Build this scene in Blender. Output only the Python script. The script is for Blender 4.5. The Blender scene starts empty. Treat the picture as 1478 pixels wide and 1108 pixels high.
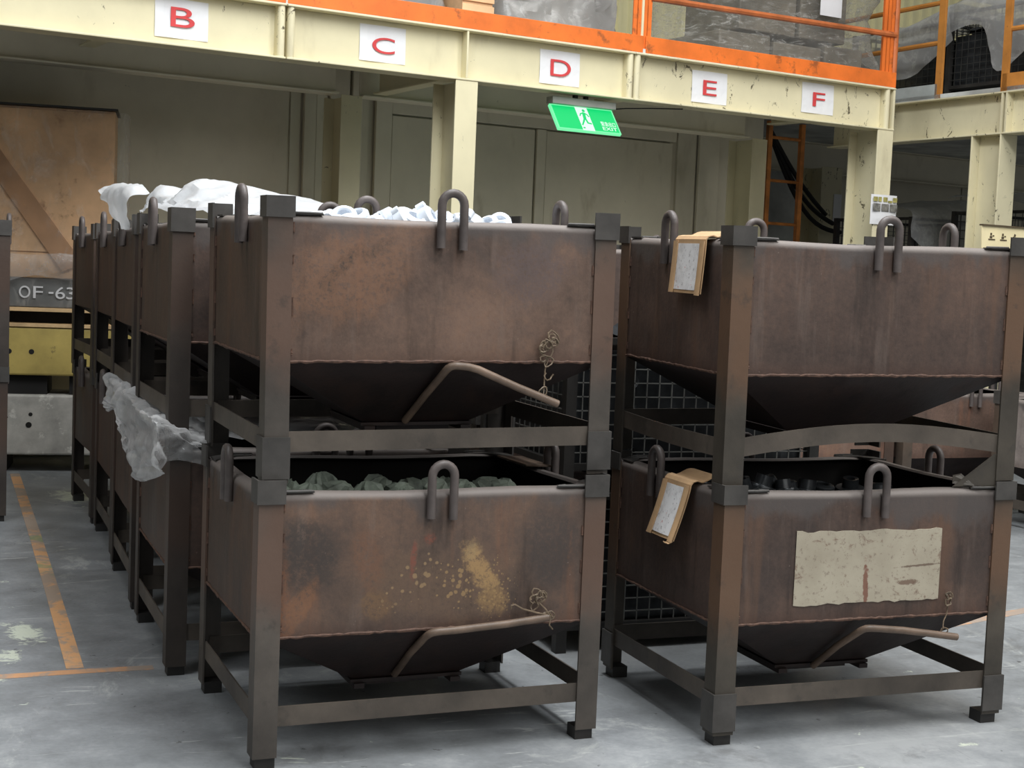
import bpy, math, random
from mathutils import Vector, Matrix, Euler, noise as mnoise

random.seed(7)
SC = bpy.context.scene
COL = SC.collection
PI = math.pi

# ------------------------------------------------------------------ camera
CAM_POS = Vector((-0.74625, -3.66660, 1.32364))
YAW, PITCH, ROLL, FPX = 0.3729, -0.0753, 0.0406, 2077.55


def camera_axes():
    f0 = Vector((math.sin(YAW), math.cos(YAW), 0)); r0 = Vector((math.cos(YAW), -math.sin(YAW), 0)); u0 = Vector((0, 0, 1))
    f = f0 * math.cos(PITCH) + u0 * math.sin(PITCH)
    u = u0 * math.cos(PITCH) - f0 * math.sin(PITCH)
    r = r0 * math.cos(ROLL) + u * math.sin(ROLL)
    u = u * math.cos(ROLL) - r0 * math.sin(ROLL)
    return r, u, f


_r, _u, _f = camera_axes()
cd = bpy.data.cameras.new('camera'); cam = bpy.data.objects.new('camera', cd); COL.objects.link(cam)
m = Matrix.Identity(4)
for i in range(3):
    m[i][0], m[i][1], m[i][2], m[i][3] = _r[i], _u[i], -_f[i], CAM_POS[i]
cam.matrix_world = m
cd.sensor_width = 36.0; cd.lens = FPX * 36.0 / 1478.0; cd.clip_end = 200; cd.clip_start = 0.05
SC.camera = cam

# ------------------------------------------------------------------ light
SC.view_settings.view_transform = 'Standard'
SC.view_settings.look = 'None'
SC.view_settings.exposure = -0.13
SC.view_settings.gamma = 1.0
SC.view_settings.use_curve_mapping = False
w = bpy.data.worlds.new('hall'); SC.world = w; w.use_nodes = True
w.node_tree.nodes['Background'].inputs[0].default_value = (0.90, 0.96, 1.0, 1)
w.node_tree.nodes['Background'].inputs[1].default_value = 0.10


def area(name, loc, target, sx, sy, energy, col):
    d = bpy.data.lights.new(name, 'AREA'); d.shape = 'RECTANGLE'; d.size = sx; d.size_y = sy; d.energy = energy; d.color = col
    o = bpy.data.objects.new(name, d); COL.objects.link(o); o.location = loc
    o.rotation_euler = (Vector(target) - Vector(loc)).to_track_quat('-Z', 'Y').to_euler()
    return o


area('unseen_roof_strip', (1.5, -1.6, 7.2), (1.5, -1.6, 0), 1.5, 10.0, 890, (0.95, 0.98, 1.0))
area('unseen_roof_strip', (6.4, -2.6, 7.2), (5.8, -1.8, 0), 1.5, 10.0, 660, (1.0, 0.99, 0.96))  # assumed parallel strip, added to light the beams and the right side
area('unseen_roof_strip', (-3.2, -1.6, 7.2), (-3.0, -1.4, 0), 1.5, 10.0, 330, (0.95, 0.98, 1.0))  # assumed parallel strip, added to light the aisle
area('front_fill_light', (3.5, -11.0, 6.0), (3.4, 4.0, 1.8), 13.0, 3.6, 310, (1.0, 0.98, 0.94))  # added front fill from behind the camera, not a real window


# ------------------------------------------------------------------ helpers
def lin(c):
    out = []
    for v in c:
        v = v / 255.0
        out.append(v / 12.92 if v <= 0.04045 else ((v + 0.055) / 1.055) ** 2.4)
    return (out[0], out[1], out[2], 1.0)


class MB:
    """collects geometry for ONE mesh object"""
    def __init__(self):
        self.v = []; self.f = []; self.s = []

    def add(self, verts, faces, smooth=False, M=None):
        b = len(self.v)
        for p in verts:
            p = Vector(p)
            if M is not None: p = M @ p
            self.v.append((p.x, p.y, p.z))
        for f in faces:
            self.f.append([i + b for i in f]); self.s.append(smooth)

    def box(self, x0, x1, y0, y1, z0, z1, M=None):
        v = [(x, y, z) for z in (z0, z1) for y in (y0, y1) for x in (x0, x1)]
        self.add(v, [(0, 2, 3, 1), (4, 5, 7, 6), (0, 1, 5, 4), (2, 6, 7, 3), (0, 4, 6, 2), (1, 3, 7, 5)], False, M)

    def hexa(self, v, M=None):      # bottom 4 ccw from below..., top 4
        self.add(v, [(3, 2, 1, 0), (4, 5, 6, 7), (0, 1, 5, 4), (1, 2, 6, 5), (2, 3, 7, 6), (3, 0, 4, 7)], False, M)

    def plate(self, quad, t, M=None):   # thick quad, t along normal
        a, b, c, d = [Vector(q) for q in quad]
        n = (b - a).cross(d - a).normalized() * t
        self.hexa([a - n, b - n, c - n, d - n, a, b, c, d], M)

    def prism(self, outline, axis, h0, h1, M=None):
        n = len(outline)
        def mk(p, h):
            return {'x': (h, p[0], p[1]), 'y': (p[0], h, p[1]), 'z': (p[0], p[1], h)}[axis]
        v = [mk(p, h0) for p in outline] + [mk(p, h1) for p in outline]
        fs = [tuple(range(n - 1, -1, -1)), tuple(range(n, 2 * n))] + [(i, (i + 1) % n, n + (i + 1) % n, n + i) for i in range(n)]
        self.add(v, fs, False, M)

    def tube(self, pts, r, n=8, M=None, closed=False):
        pts = [Vector(p) for p in pts]; k = len(pts); rings = []
        ref = None
        for i, p in enumerate(pts):
            if closed: t = pts[(i + 1) % k] - pts[i - 1]
            elif i == 0: t = pts[1] - p
            elif i == k - 1: t = p - pts[i - 1]
            else: t = pts[i + 1] - pts[i - 1]
            t.normalize()
            if ref is None: ref = t.orthogonal().normalized()
            ref = (ref - t * ref.dot(t)).normalized(); b = t.cross(ref)
            rr = r[i] if isinstance(r, (list, tuple)) else r
            rings.append([p + (ref * math.cos(2 * PI * j / n) + b * math.sin(2 * PI * j / n)) * rr for j in range(n)])
        v = [q for ring in rings for q in ring]; f = []
        for i in range(k if closed else k - 1):
            a = i * n; c = ((i + 1) % k) * n
            for j in range(n): f.append((a + j, a + (j + 1) % n, c + (j + 1) % n, c + j))
        self.add(v, f, True, M)
        if not closed:
            self.add(rings[0], [tuple(range(n - 1, -1, -1))], False, M); self.add(rings[-1], [tuple(range(n))], False, M)

    def lathe(self, prof, n=16, M=None, closed=True):
        v = []; f = []; k = len(prof)
        for i in range(n):
            a = 2 * PI * i / n
            for r, z in prof: v.append((r * math.cos(a), r * math.sin(a), z))
        for i in range(n):
            for j in range(k if closed else k - 1):
                a = i * k + j; b = i * k + (j + 1) % k; c = ((i + 1) % n) * k + (j + 1) % k; d = ((i + 1) % n) * k + j
                f.append((a, d, c, b))
        self.add(v, f, True, M)

    def grid(self, rows, smooth=True, thick=0.0, M=None):
        R = len(rows); C = len(rows[0]); v = [p for r in rows for p in r]
        f = [(i * C + j, i * C + j + 1, (i + 1) * C + j + 1, (i + 1) * C + j) for i in range(R - 1) for j in range(C - 1)]
        self.add(v, f, smooth, M)

    def mesh(self, name, mat, angle=40):
        me = bpy.data.meshes.new(name)
        me.from_pydata(self.v, [], self.f)
        me.polygons.foreach_set('use_smooth', self.s)
        if any(self.s): me.set_sharp_from_angle(angle=math.radians(angle))
        for mm in (mat if isinstance(mat, (list, tuple)) else [mat]): me.materials.append(mm)
        me.update()
        return me


def obj(name, mb, mat, parent=None, loc=(0, 0, 0), rot=(0, 0, 0), bevel=0, angle=40):
    me = mb if isinstance(mb, bpy.types.Mesh) else mb.mesh(name, mat, angle)
    o = bpy.data.objects.new(name, me); COL.objects.link(o)
    o.location = loc; o.rotation_euler = rot
    if parent: o.parent = parent
    if bevel:
        b = o.modifiers.new('bevel', 'BEVEL'); b.width = bevel; b.segments = 2; b.limit_method = 'ANGLE'; b.angle_limit = math.radians(50)
    return o


def tag(o, label=None, cat=None, group=None, kind=None):
    if label: o['label'] = label
    if cat: o['category'] = cat
    if group: o['group'] = group
    if kind: o['kind'] = kind
    return o


def thing(name, label, cat, loc=(0, 0, 0), rot=(0, 0, 0), group=None):
    o = bpy.data.objects.new(name, None); COL.objects.link(o); o.location = loc; o.rotation_euler = rot
    o.empty_display_size = 0.1
    return tag(o, label, cat, group)


# the mezzanine and what stands with it is turned by MA against the bins
MA = 0.1614
MROT = Matrix.Rotation(MA, 4, 'Z')


def mz(x, y, z=0.0):
    p = MROT @ Vector((x, y, z)); return (p.x, p.y, p.z)


MZR = (0, 0, MA)


# ------------------------------------------------------------------ materials
class NT:
    def __init__(self, name):
        self.m = bpy.data.materials.new(name); self.m.use_nodes = True
        self.t = self.m.node_tree; self.b = self.t.nodes['Principled BSDF']; self.out = self.t.nodes['Material Output']
        self._co = None

    def n(self, typ, **kw):
        x = self.t.nodes.new(typ)
        for k, v in kw.items(): setattr(x, k, v)
        return x

    def l(self, a, b): self.t.links.new(a, b)

    def setin(self, sock, val):
        if hasattr(val, 'is_linked') or isinstance(val, bpy.types.NodeSocket): self.l(val, sock)
        else: sock.default_value = val

    def co(self, rnd=True):
        if self._co: return self._co
        tc = self.n('ShaderNodeTexCoord'); out = tc.outputs['Object']
        self.raw = out
        if rnd:
            oi = self.n('ShaderNodeObjectInfo'); mu = self.n('ShaderNodeMath', operation='MULTIPLY'); mu.inputs[1].default_value = 37.0
            self.l(oi.outputs['Random'], mu.inputs[0])
            va = self.n('ShaderNodeVectorMath', operation='ADD'); self.l(out, va.inputs[0]); self.l(mu.outputs[0], va.inputs[1]); out = va.outputs[0]
        self._co = out
        return out

    def noise(self, scale, detail=5, rough=0.55, stretch=None, off=0.0, dist=0.0):
        c = self.co()
        mp = self.n('ShaderNodeMapping'); self.l(c, mp.inputs[0])
        if stretch: mp.inputs['Scale'].default_value = stretch
        mp.inputs['Location'].default_value = (off, off * 1.7, off * 0.6)
        nz = self.n('ShaderNodeTexNoise'); self.l(mp.outputs[0], nz.inputs['Vector'])
        nz.inputs['Scale'].default_value = scale; nz.inputs['Detail'].default_value = detail; nz.inputs['Roughness'].default_value = rough
        nz.inputs['Distortion'].default_value = dist
        return nz.outputs[0]

    def ramp(self, fac, stops):
        r = self.n('ShaderNodeValToRGB'); self.l(fac, r.inputs[0]); e = r.color_ramp.elements
        while len(e) < len(stops): e.new(0.5)
        for x, (p, c) in zip(e, stops):
            x.position = p; x.color = c if len(c) == 4 else (c[0], c[1], c[2], 1)
        return r.outputs[0]

    def mask(self, fac, lo, hi):
        mr = self.n('ShaderNodeMapRange'); mr.interpolation_type = 'SMOOTHSTEP'
        self.l(fac, mr.inputs[0]); mr.inputs[1].default_value = lo; mr.inputs[2].default_value = hi
        return mr.outputs[0]

    def math(self, op, a, b=0.0):
        x = self.n('ShaderNodeMath', operation=op); self.setin(x.inputs[0], a); self.setin(x.inputs[1], b); return x.outputs[0]

    def mix(self, fac, a, b):
        x = self.n('ShaderNodeMix', data_type='RGBA')
        self.setin(x.inputs[0], fac); self.setin(x.inputs[6], a); self.setin(x.inputs[7], b)
        return x.outputs[2]

    def bump(self, h, strength=0.3, dist=0.01):
        b = self.n('ShaderNodeBump'); b.inputs['Strength'].default_value = strength; b.inputs['Distance'].default_value = dist
        self.l(h, b.inputs['Height']); self.l(b.outputs[0], self.b.inputs['Normal'])

    def xyz(self):
        self.co(); s = self.n('ShaderNodeSeparateXYZ'); self.l(self.raw, s.inputs[0]); return s.outputs

    def ellipse(self, cx, cz, rx, rz, ang=0.0):
        """soft blob distance in the x-z plane of the object"""
        X, Y, Z = self.xyz(); c, s = math.cos(ang), math.sin(ang)
        dx = self.math('SUBTRACT', X, cx); dz = self.math('SUBTRACT', Z, cz)
        u = self.math('ADD', self.math('MULTIPLY', dx, c / rx), self.math('MULTIPLY', dz, s / rx))
        v = self.math('ADD', self.math('MULTIPLY', dx, -s / rz), self.math('MULTIPLY', dz, c / rz))
        return self.math('SQRT', self.math('ADD', self.math('MULTIPLY', u, u), self.math('MULTIPLY', v, v)))

    def fin(self, col=None, rough=0.6, metal=0.0, spec=0.4):
        if col is not None: self.setin(self.b.inputs['Base Color'], col)
        self.setin(self.b.inputs['Roughness'], rough); self.setin(self.b.inputs['Metallic'], metal)
        self.b.inputs['Specular IOR Level'].default_value = spec
        return self.m


def rust(name, dark=(70, 56, 50), mid=(104, 79, 68), light=(124, 90, 70), streak=(142, 92, 66), topgray=True, stains=(), spots=(), zr=0.7316):
    t = NT(name); t.co()
    big = t.noise(2.6, 7, 0.62); mid_n = t.noise(11, 6, 0.65, off=13); fine = t.noise(75, 5, 0.7, off=3)
    v = t.math('ADD', t.math('ADD', t.math('MULTIPLY', big, 0.52), t.math('MULTIPLY', mid_n, 0.24)), t.math('MULTIPLY', fine, 0.24))
    c = t.ramp(v, [(0.36, lin(dark)), (0.5, lin(mid)), (0.63, lin(light))])
    blot = t.noise(1.7, 6, 0.6, off=9.3, dist=0.4)
    c = t.mix(t.math('MULTIPLY', t.mask(blot, 0.52, 0.70), 0.6), c, lin((58, 52, 50)))
    st = t.noise(9, 4, 0.65, stretch=(1.0, 1.0, 0.10), off=5.1)
    c = t.mix(t.math('MULTIPLY', t.mask(st, 0.53, 0.72), 0.46), c, lin(streak))
    st2 = t.noise(21, 4, 0.65, stretch=(1.0, 1.0, 0.10), off=1.3)
    if topgray: c = t.mix(t.math('MULTIPLY', t.mask(st2, 0.54, 0.72), 0.20), c, lin((126, 112, 103)))
    st3 = t.noise(14, 4, 0.65, stretch=(1.0, 1.0, 0.12), off=17.3)
    c = t.mix(t.math('MULTIPLY', t.mask(st3, 0.54, 0.70), 0.5), c, lin([q * 0.7 for q in dark]))
    X, Y, Z = t.xyz()
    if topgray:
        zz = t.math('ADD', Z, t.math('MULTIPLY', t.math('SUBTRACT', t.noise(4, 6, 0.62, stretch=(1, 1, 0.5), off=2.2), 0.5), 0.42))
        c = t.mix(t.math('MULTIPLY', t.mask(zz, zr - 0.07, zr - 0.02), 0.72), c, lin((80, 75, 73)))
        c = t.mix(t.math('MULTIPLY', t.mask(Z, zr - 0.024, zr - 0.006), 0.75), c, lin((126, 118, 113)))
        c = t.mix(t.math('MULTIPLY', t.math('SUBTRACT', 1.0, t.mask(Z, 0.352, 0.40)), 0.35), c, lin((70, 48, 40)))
    for (cx, cz, rx, rz, ang, col, amt, rag) in stains:
        d = t.ellipse(cx, cz, rx, rz, ang)
        d = t.math('ADD', d, t.math('MULTIPLY', t.math('SUBTRACT', t.noise(rag, 7, 0.7, off=cx * 11), 0.5), 2.4))
        k = t.math('MULTIPLY', t.math('SUBTRACT', 1.0, t.mask(d, 0.45, 1.15)), amt)
        k = t.math('MULTIPLY', k, t.mask(t.noise(90, 4, 0.7, off=cz * 7), 0.30, 0.56))
        c = t.mix(k, c, lin(col))
    for (cx, cz, rx, rz, ang, col, amt, sc, th) in spots:      # flaked round specks
        d = t.ellipse(cx, cz, rx, rz, ang)
        vo = t.n('ShaderNodeTexVoronoi'); t.l(t.co(), vo.inputs['Vector']); vo.inputs['Scale'].default_value = sc
        lim = t.math('MULTIPLY', t.math('SUBTRACT', 1.15, d), t.math('MULTIPLY', t.noise(sc * 0.8, 2, 0.5, off=4), th))
        k = t.mask(t.math('SUBTRACT', lim, vo.outputs['Distance']), 0.0, 0.10)
        c = t.mix(t.math('MULTIPLY', k, amt), c, lin(col))
    sp = t.noise(70, 3, 0.7, off=4.4)
    if topgray: c = t.mix(t.math('MULTIPLY', t.mask(sp, 0.70, 0.76), 0.35), c, lin((150, 134, 122)))
    t.bump(t.math('ADD', t.math('MULTIPLY', fine, 0.5), t.noise(9, 4, 0.6, off=7)), 0.25, 0.006)
    return t.fin(c, t.math('ADD', t.math('MULTIPLY', big, 0.25), 0.42), 0.0, 0.35)


def post_rust(name, base=(92, 84, 77), rustc=(126, 88, 66), amt=0.75):
    t = NT(name); t.co(); X, Y, Z = t.xyz()
    nz = t.noise(4, 6, 0.6); f = t.noise(45, 4, 0.6, off=2)
    c = t.ramp(nz, [(0.3, lin([v * 0.72 for v in base])), (0.55, lin(base)), (0.72, lin([min(255, v * 1.18) for v in base]))])
    zz = t.math('ADD', Z, t.math('MULTIPLY', t.math('SUBTRACT', t.noise(3, 4, 0.6, off=6), 0.5), 0.5))
    band = t.math('MULTIPLY', t.mask(zz, 0.26, 0.46), t.math('SUBTRACT', 1.0, t.mask(zz, 0.58, 0.80)))
    c = t.mix(t.math('MULTIPLY', band, amt), c, lin(rustc))
    c = t.mix(t.math('MULTIPLY', t.mask(t.noise(11, 5, 0.65, off=8), 0.58, 0.70), 0.5), c, lin((58, 54, 50)))
    t.bump(f, 0.2, 0.004)
    return t.fin(c, 0.52, 0.0, 0.42)


def flat(name, col, rough=0.6, var=0.18, scale=6, bump=0.1, metal=0.0, spec=0.4, spots=None, spot_th=(0.66, 0.72)):
    t = NT(name); nz = t.noise(scale, 5, 0.6)
    c = t.ramp(nz, [(0.3, lin([max(0, v * (1 - var)) for v in col])), (0.7, lin([min(255, v * (1 + var * 0.5)) for v in col]))])
    if spots: c = t.mix(t.math('MULTIPLY', t.mask(t.noise(scale * 2.3, 6, 0.68, off=5), *spot_th), 0.8), c, lin(spots))
    if bump: t.bump(t.noise(scale * 6, 4, 0.6, off=2), bump, 0.004)
    return t.fin(c, rough, metal, spec)


def cream(name, col, chips=0.68, grime=0.35):
    t = NT(name)
    nz = t.noise(2.2, 5, 0.6); c = t.ramp(nz, [(0.3, lin([v * 0.93 for v in col])), (0.7, lin(col))])
    g = t.noise(5, 5, 0.6, stretch=(1, 1, 0.35), off=3)
    c = t.mix(t.math('MULTIPLY', t.mask(g, 0.56, 0.78), grime), c, lin((150, 136, 104)))
    ch = t.noise(9.5, 7, 0.76, stretch=(1, 1, 0.6), off=8, dist=1.2)
    c = t.mix(t.mask(ch, chips, chips + 0.03), c, lin((88, 80, 62)))
    return t.fin(c, 0.45, 0.0, 0.4)


def plastic(name, alpha=0.55, col=(226, 228, 230), rough=0.22, transl=0.35, streak=None, fog=0.22, edge=0.55, bump=0.35):
    t = NT(name)
    nz = t.noise(9, 6, 0.7, stretch=streak or (1, 1, 1), dist=0.7)
    lw = t.n('ShaderNodeLayerWeight'); lw.inputs['Blend'].default_value = 0.5
    fc = t.math('POWER', lw.outputs['Facing'], 1.6)
    fac = t.math('ADD', t.math('ADD', t.math('MULTIPLY', t.mask(nz, 0.48, 0.70), fog), alpha), t.math('MULTIPLY', fc, edge))
    fac = t.math('MINIMUM', fac, 0.97)
    t.b.inputs['Base Color'].default_value = lin(col); t.b.inputs['Roughness'].default_value = rough
    t.b.inputs['Specular IOR Level'].default_value = 0.8
    t.bump(t.noise(14, 5, 0.7, stretch=streak or (1, 1, 1), off=4, dist=0.4), bump, 0.012)
    tr = t.n('ShaderNodeBsdfTranslucent'); tr.inputs[0].default_value = lin(col)
    m1 = t.n('ShaderNodeMixShader'); m1.inputs[0].default_value = transl; t.l(t.b.outputs[0], m1.inputs[1]); t.l(tr.outputs[0], m1.inputs[2])
    tp = t.n('ShaderNodeBsdfTransparent'); tp.inputs[0].default_value = (0.97, 0.97, 0.97, 1)
    m2 = t.n('ShaderNodeMixShader'); t.l(fac, m2.inputs[0]); t.l(tp.outputs[0], m2.inputs[1]); t.l(m1.outputs[0], m2.inputs[2])
    t.l(m2.outputs[0], t.out.inputs[0])
    return t.m


def emit(name, col, s=1.0):
    t = NT(name); t.b.inputs['Base Color'].default_value = lin([v * 0.3 for v in col])
    t.b.inputs['Emission Color'].default_value = lin(col); t.b.inputs['Emission Strength'].default_value = s
    return t.m


def floor_mat():
    t = NT('grey_concrete'); t.co(False)
    a = t.noise(0.8, 7, 0.62); b = t.noise(5, 7, 0.68, off=3); f = t.noise(60, 4, 0.6, off=1)
    v = t.math('ADD', t.math('ADD', t.math('MULTIPLY', a, 0.5), t.math('MULTIPLY', b, 0.38)), t.math('MULTIPLY', f, 0.12))
    c = t.ramp(v, [(0.36, lin((104, 106, 107))), (0.5, lin((133, 136, 138))), (0.62, lin((158, 160, 161)))])
    st = t.noise(2.2, 8, 0.74, stretch=(1, 0.55, 1), off=12, dist=0.9)
    c = t.mix(t.math('MULTIPLY', t.mask(st, 0.56, 0.68), 0.55), c, lin((186, 188, 184)))
    st = t.noise(1.9, 8, 0.74, off=22, dist=0.6)
    c = t.mix(t.math('MULTIPLY', t.mask(st, 0.57, 0.70), 0.55), c, lin((96, 96, 95)))
    sc = t.noise(7, 5, 0.72, stretch=(0.25, 1.6, 1), off=31, dist=1.8)
    c = t.mix(t.math('MULTIPLY', t.mask(sc, 0.62, 0.68), 0.45), c, lin((196, 198, 194)))
    sc = t.noise(5, 5, 0.72, stretch=(1.5, 0.3, 1), off=36, dist=1.8)
    c = t.mix(t.math('MULTIPLY', t.mask(sc, 0.63, 0.69), 0.4), c, lin((104, 104, 104)))
    wp = t.noise(4.2, 7, 0.74, off=43, dist=0.9)
    c = t.mix(t.math('MULTIPLY', t.mask(wp, 0.665, 0.70), 0.75), c, lin((212, 218, 202)))
    for (px, py, rx, ry, an, ra) in ((-0.50, 1.60, 0.07, 0.17, 0.25, 6), (-0.56, 1.28, 0.05, 0.10, -0.2, 8), (-0.10, 4.6, 0.12, 0.30, 0.1, 6), (1.60, -0.42, 0.07, 0.03, 0.2, 12), (2.05, -0.30, 0.04, 0.015, 0, 14), (-0.62, 1.02, 0.05, 0.05, 0, 9)):
        X, Y, Z = t.xyz(); cs, sn = math.cos(an), math.sin(an)
        dx = t.math('SUBTRACT', X, px); dy = t.math('SUBTRACT', Y, py)
        u = t.math('ADD', t.math('MULTIPLY', dx, cs / rx), t.math('MULTIPLY', dy, sn / rx)); w_ = t.math('ADD', t.math('MULTIPLY', dx, -sn / ry), t.math('MULTIPLY', dy, cs / ry))
        d = t.math('SQRT', t.math('ADD', t.math('MULTIPLY', u, u), t.math('MULTIPLY', w_, w_)))
        d = t.math('ADD', d, t.math('MULTIPLY', t.math('SUBTRACT', t.noise(ra * 2, 7, 0.75, off=px * 9, dist=0.8), 0.5), 4.5))
        c = t.mix(t.math('MULTIPLY', t.math('SUBTRACT', 1.0, t.mask(d, 0.4, 0.9)), 0.75), c, lin((206, 212, 192)))
    dk = t.noise(26, 3, 0.6, off=51)
    c = t.mix(t.math('MULTIPLY', t.mask(dk, 0.70, 0.74), 0.7), c, lin((60, 60, 60)))
    t.bump(t.math('ADD', b, t.math('MULTIPLY', f, 0.4)), 0.12, 0.01)
    return t.fin(c, t.math('ADD', t.math('MULTIPLY', b, 0.3), 0.32), 0.0, 0.4)


def paint_mat(name, col, keep=0.46):
    t = NT(name); t.co(False)
    n1 = t.noise(9, 7, 0.7, dist=0.5); n2 = t.noise(1.6, 4, 0.6, off=5)
    c = t.ramp(t.noise(4, 5, 0.6, off=9), [(0.3, lin([v * 0.9 for v in col])), (0.7, lin(col))])
    c = t.mix(t.math('MULTIPLY', t.mask(t.math('ADD', n1, t.math('MULTIPLY', t.math('SUBTRACT', n2, 0.5), 0.7)), keep, keep + 0.14), 0.75), c, lin((146, 142, 136)))
    c = t.mix(t.math('MULTIPLY', t.mask(t.noise(2.4, 4, 0.6, off=15), 0.63, 0.68), 0.6), c, lin((120, 150, 110)))
    return t.fin(c, 0.5)


M = {}
GOLD = (158, 122, 80)
M['rust'] = rust('rusty_steel', (76, 62, 55), (100, 80, 70), (120, 92, 76))
M['rust_dim'] = rust('rusty_steel_dark', (58, 48, 44), (80, 65, 58), (99, 78, 67), (106, 78, 60))
M['rust_left_shade'] = rust('shaded_brown_steel', (52, 42, 36), (74, 57, 47), (92, 69, 54), (98, 66, 46))  # browner rust for left plates, their side shade darkened into it
M['rust_shaded'] = rust('shaded_rusty_steel', (30, 23, 22), (39, 29, 27), (48, 35, 31), (56, 38, 31), topgray=False)  # hopper and gate steel; the shade under the bins is put into the colour
M['inside_shade'] = flat('shaded_inner_steel', (26, 23, 22), 0.8, 0.3, 5)  # inner plate faces, with the shade inside the bins coloured in
M['rust_au'] = rust('rusty_steel_stained', (80, 65, 57), (106, 85, 73), (126, 98, 80), (134, 92, 68), stains=[
    (0.205, 0.61, 0.095, 0.022, 0.75, (58, 52, 48), 0.85, 14), (0.29, 0.645, 0.05, 0.02, 0.6, (62, 55, 50), 0.7, 14), (0.16, 0.55, 0.03, 0.03, 0.6, (62, 55, 50), 0.6, 14),
    (0.20, 0.58, 0.26, 0.12, 0.3, (132, 96, 72), 0.5, 5), (0.75, 0.60, 0.14, 0.10, 0.2, (92, 80, 79), 0.6, 5), (0.60, 0.44, 0.16, 0.10, 0, (122, 100, 88), 0.4, 6)])
M['rust_al'] = rust('rusty_steel_flaked', (66, 56, 51), (90, 74, 65), (112, 88, 73), (124, 86, 64), stains=[
    (0.50, 0.47, 0.24, 0.11, 0.1, (106, 86, 70), 0.6, 6), (0.625, 0.515, 0.034, 0.105, 0.55, (164, 132, 90), 0.85, 18), (0.665, 0.425, 0.05, 0.05, 0.2, (140, 112, 78), 0.8, 18), (0.60, 0.57, 0.03, 0.03, 0, (158, 134, 98), 0.6, 18),
    (0.428, 0.540, 0.011, 0.065, -0.06, (134, 74, 60), 0.6, 14), (0.475, 0.60, 0.018, 0.016, 0, (132, 74, 58), 0.6, 14), (0.13, 0.56, 0.10, 0.12, 0.3, (62, 56, 53), 0.75, 5), (0.83, 0.58, 0.10, 0.12, 0, (68, 61, 58), 0.7, 5),
    (0.055, 0.48, 0.05, 0.20, 0, (122, 82, 58), 0.6, 7), (0.12, 0.43, 0.03, 0.10, -0.5, (136, 94, 66), 0.5, 10), (0.30, 0.56, 0.04, 0.12, 0.1, (118, 84, 64), 0.5, 8), (0.33, 0.42, 0.05, 0.05, 0.1, (128, 98, 68), 0.5, 12)],
    spots=[(0.44, 0.49, 0.14, 0.09, 0.3, (150, 124, 92), 0.75, 46, 0.75), (0.56, 0.47, 0.10, 0.10, 0.3, (152, 124, 88), 0.75, 60, 0.85), (0.66, 0.46, 0.10, 0.12, 0.4, (156, 128, 88), 0.6, 95, 0.9), (0.36, 0.43, 0.12, 0.05, 0, (140, 114, 84), 0.6, 60, 0.7)])
M['rust_grey'] = rust('pale_grey_steel', (110, 102, 98), (138, 128, 122), (156, 144, 136), (150, 118, 100))
M['post'] = post_rust('worn_steel_post', (78, 72, 66), (106, 80, 66), 0.7)
M['post_b'] = post_rust('worn_steel_post_brown', (72, 66, 58), (108, 80, 60), 0.75)
M['post_dim'] = post_rust('worn_steel_post_dim', (62, 55, 50), (78, 58, 47), 0.6)
M['rail'] = post_rust('worn_steel_rail', (84, 76, 68), (98, 77, 62), 0.4)
M['lug'] = flat('worn_rod_steel', (92, 84, 81), 0.45, 0.22, 12, 0.15)
M['bracket'] = flat('grey_bracket_steel', (72, 69, 66), 0.5, 0.22, 9, 0.12)
M['lever'] = flat('brown_rod_steel', (112, 94, 80), 0.42, 0.25, 10, 0.15)
M['weld'] = flat('rusty_weld', (92, 68, 56), 0.7, 0.3, 60, 0.3)
M['wire'] = flat('rusty_wire', (116, 100, 82), 0.5, 0.3, 40, 0.0)
M['floor'] = floor_mat()
M['paint_orange'] = paint_mat('worn_orange_floor_paint', (222, 170, 122), 0.40)
M['paint_faded'] = paint_mat('faded_orange_floor_paint', (206, 156, 116), 0.38)
M['cream'] = cream('cream_paint', (224, 215, 180), 0.655, 0.25)
M['cream_chip'] = cream('cream_paint_chipped', (224, 215, 181), 0.60, 0.35)
M['cream_wall'] = cream('cream_cladding', (232, 224, 178), 0.75, 0.15)
M['panel'] = cream('beige_wall_panel', (230, 222, 200), 0.69, 0.40)
M['panel_dark'] = cream('olive_wall_panel', (222, 214, 192), 0.70, 0.30)
M['gray_wall'] = flat('grey_plaster', (214, 215, 210), 0.7, 0.25, 1.5)
M['orange'] = flat('orange_paint', (230, 116, 46), 0.45, 0.12, 4, 0.05, spots=(132, 76, 44), spot_th=(0.55, 0.70))
M['orange_rust'] = flat('brown_orange_paint', (186, 104, 58), 0.5, 0.2, 5, 0.05, spots=(116, 66, 44), spot_th=(0.58, 0.7))
M['ochre'] = flat('ochre_paint', (196, 130, 60), 0.5, 0.15, 4, 0.05, spots=(120, 80, 50), spot_th=(0.64, 0.72))
M['ladder'] = flat('ladder_orange', (226, 144, 74), 0.5, 0.2, 8, 0.05, spots=(110, 66, 40))
M['toe_grey'] = flat('pale_grey_paint', (178, 184, 182), 0.5, 0.1, 5)
M['paper'] = flat('white_paper', (226, 226, 228), 0.65, 0.015, 6, 0)
M['letter'] = flat('red_print', (206, 66, 68), 0.6, 0.06, 10, 0)
M['black'] = flat('rubber_and_gap_black', (26, 25, 24), 0.6, 0.2, 8, 0)
M['dark_steel'] = flat('black_steel', (44, 42, 40), 0.5, 0.3, 8, 0.1)
M['wiremesh'] = flat('galvanised_wire', (116, 116, 112), 0.45, 0.25, 10, 0, 0.3)
M['wiremesh_dark'] = flat('dark_wire', (66, 66, 64), 0.45, 0.25, 10, 0, 0.3)
M['cardboard'] = flat('brown_cardboard', (196, 160, 120), 0.7, 0.12, 9, 0.1)
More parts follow.
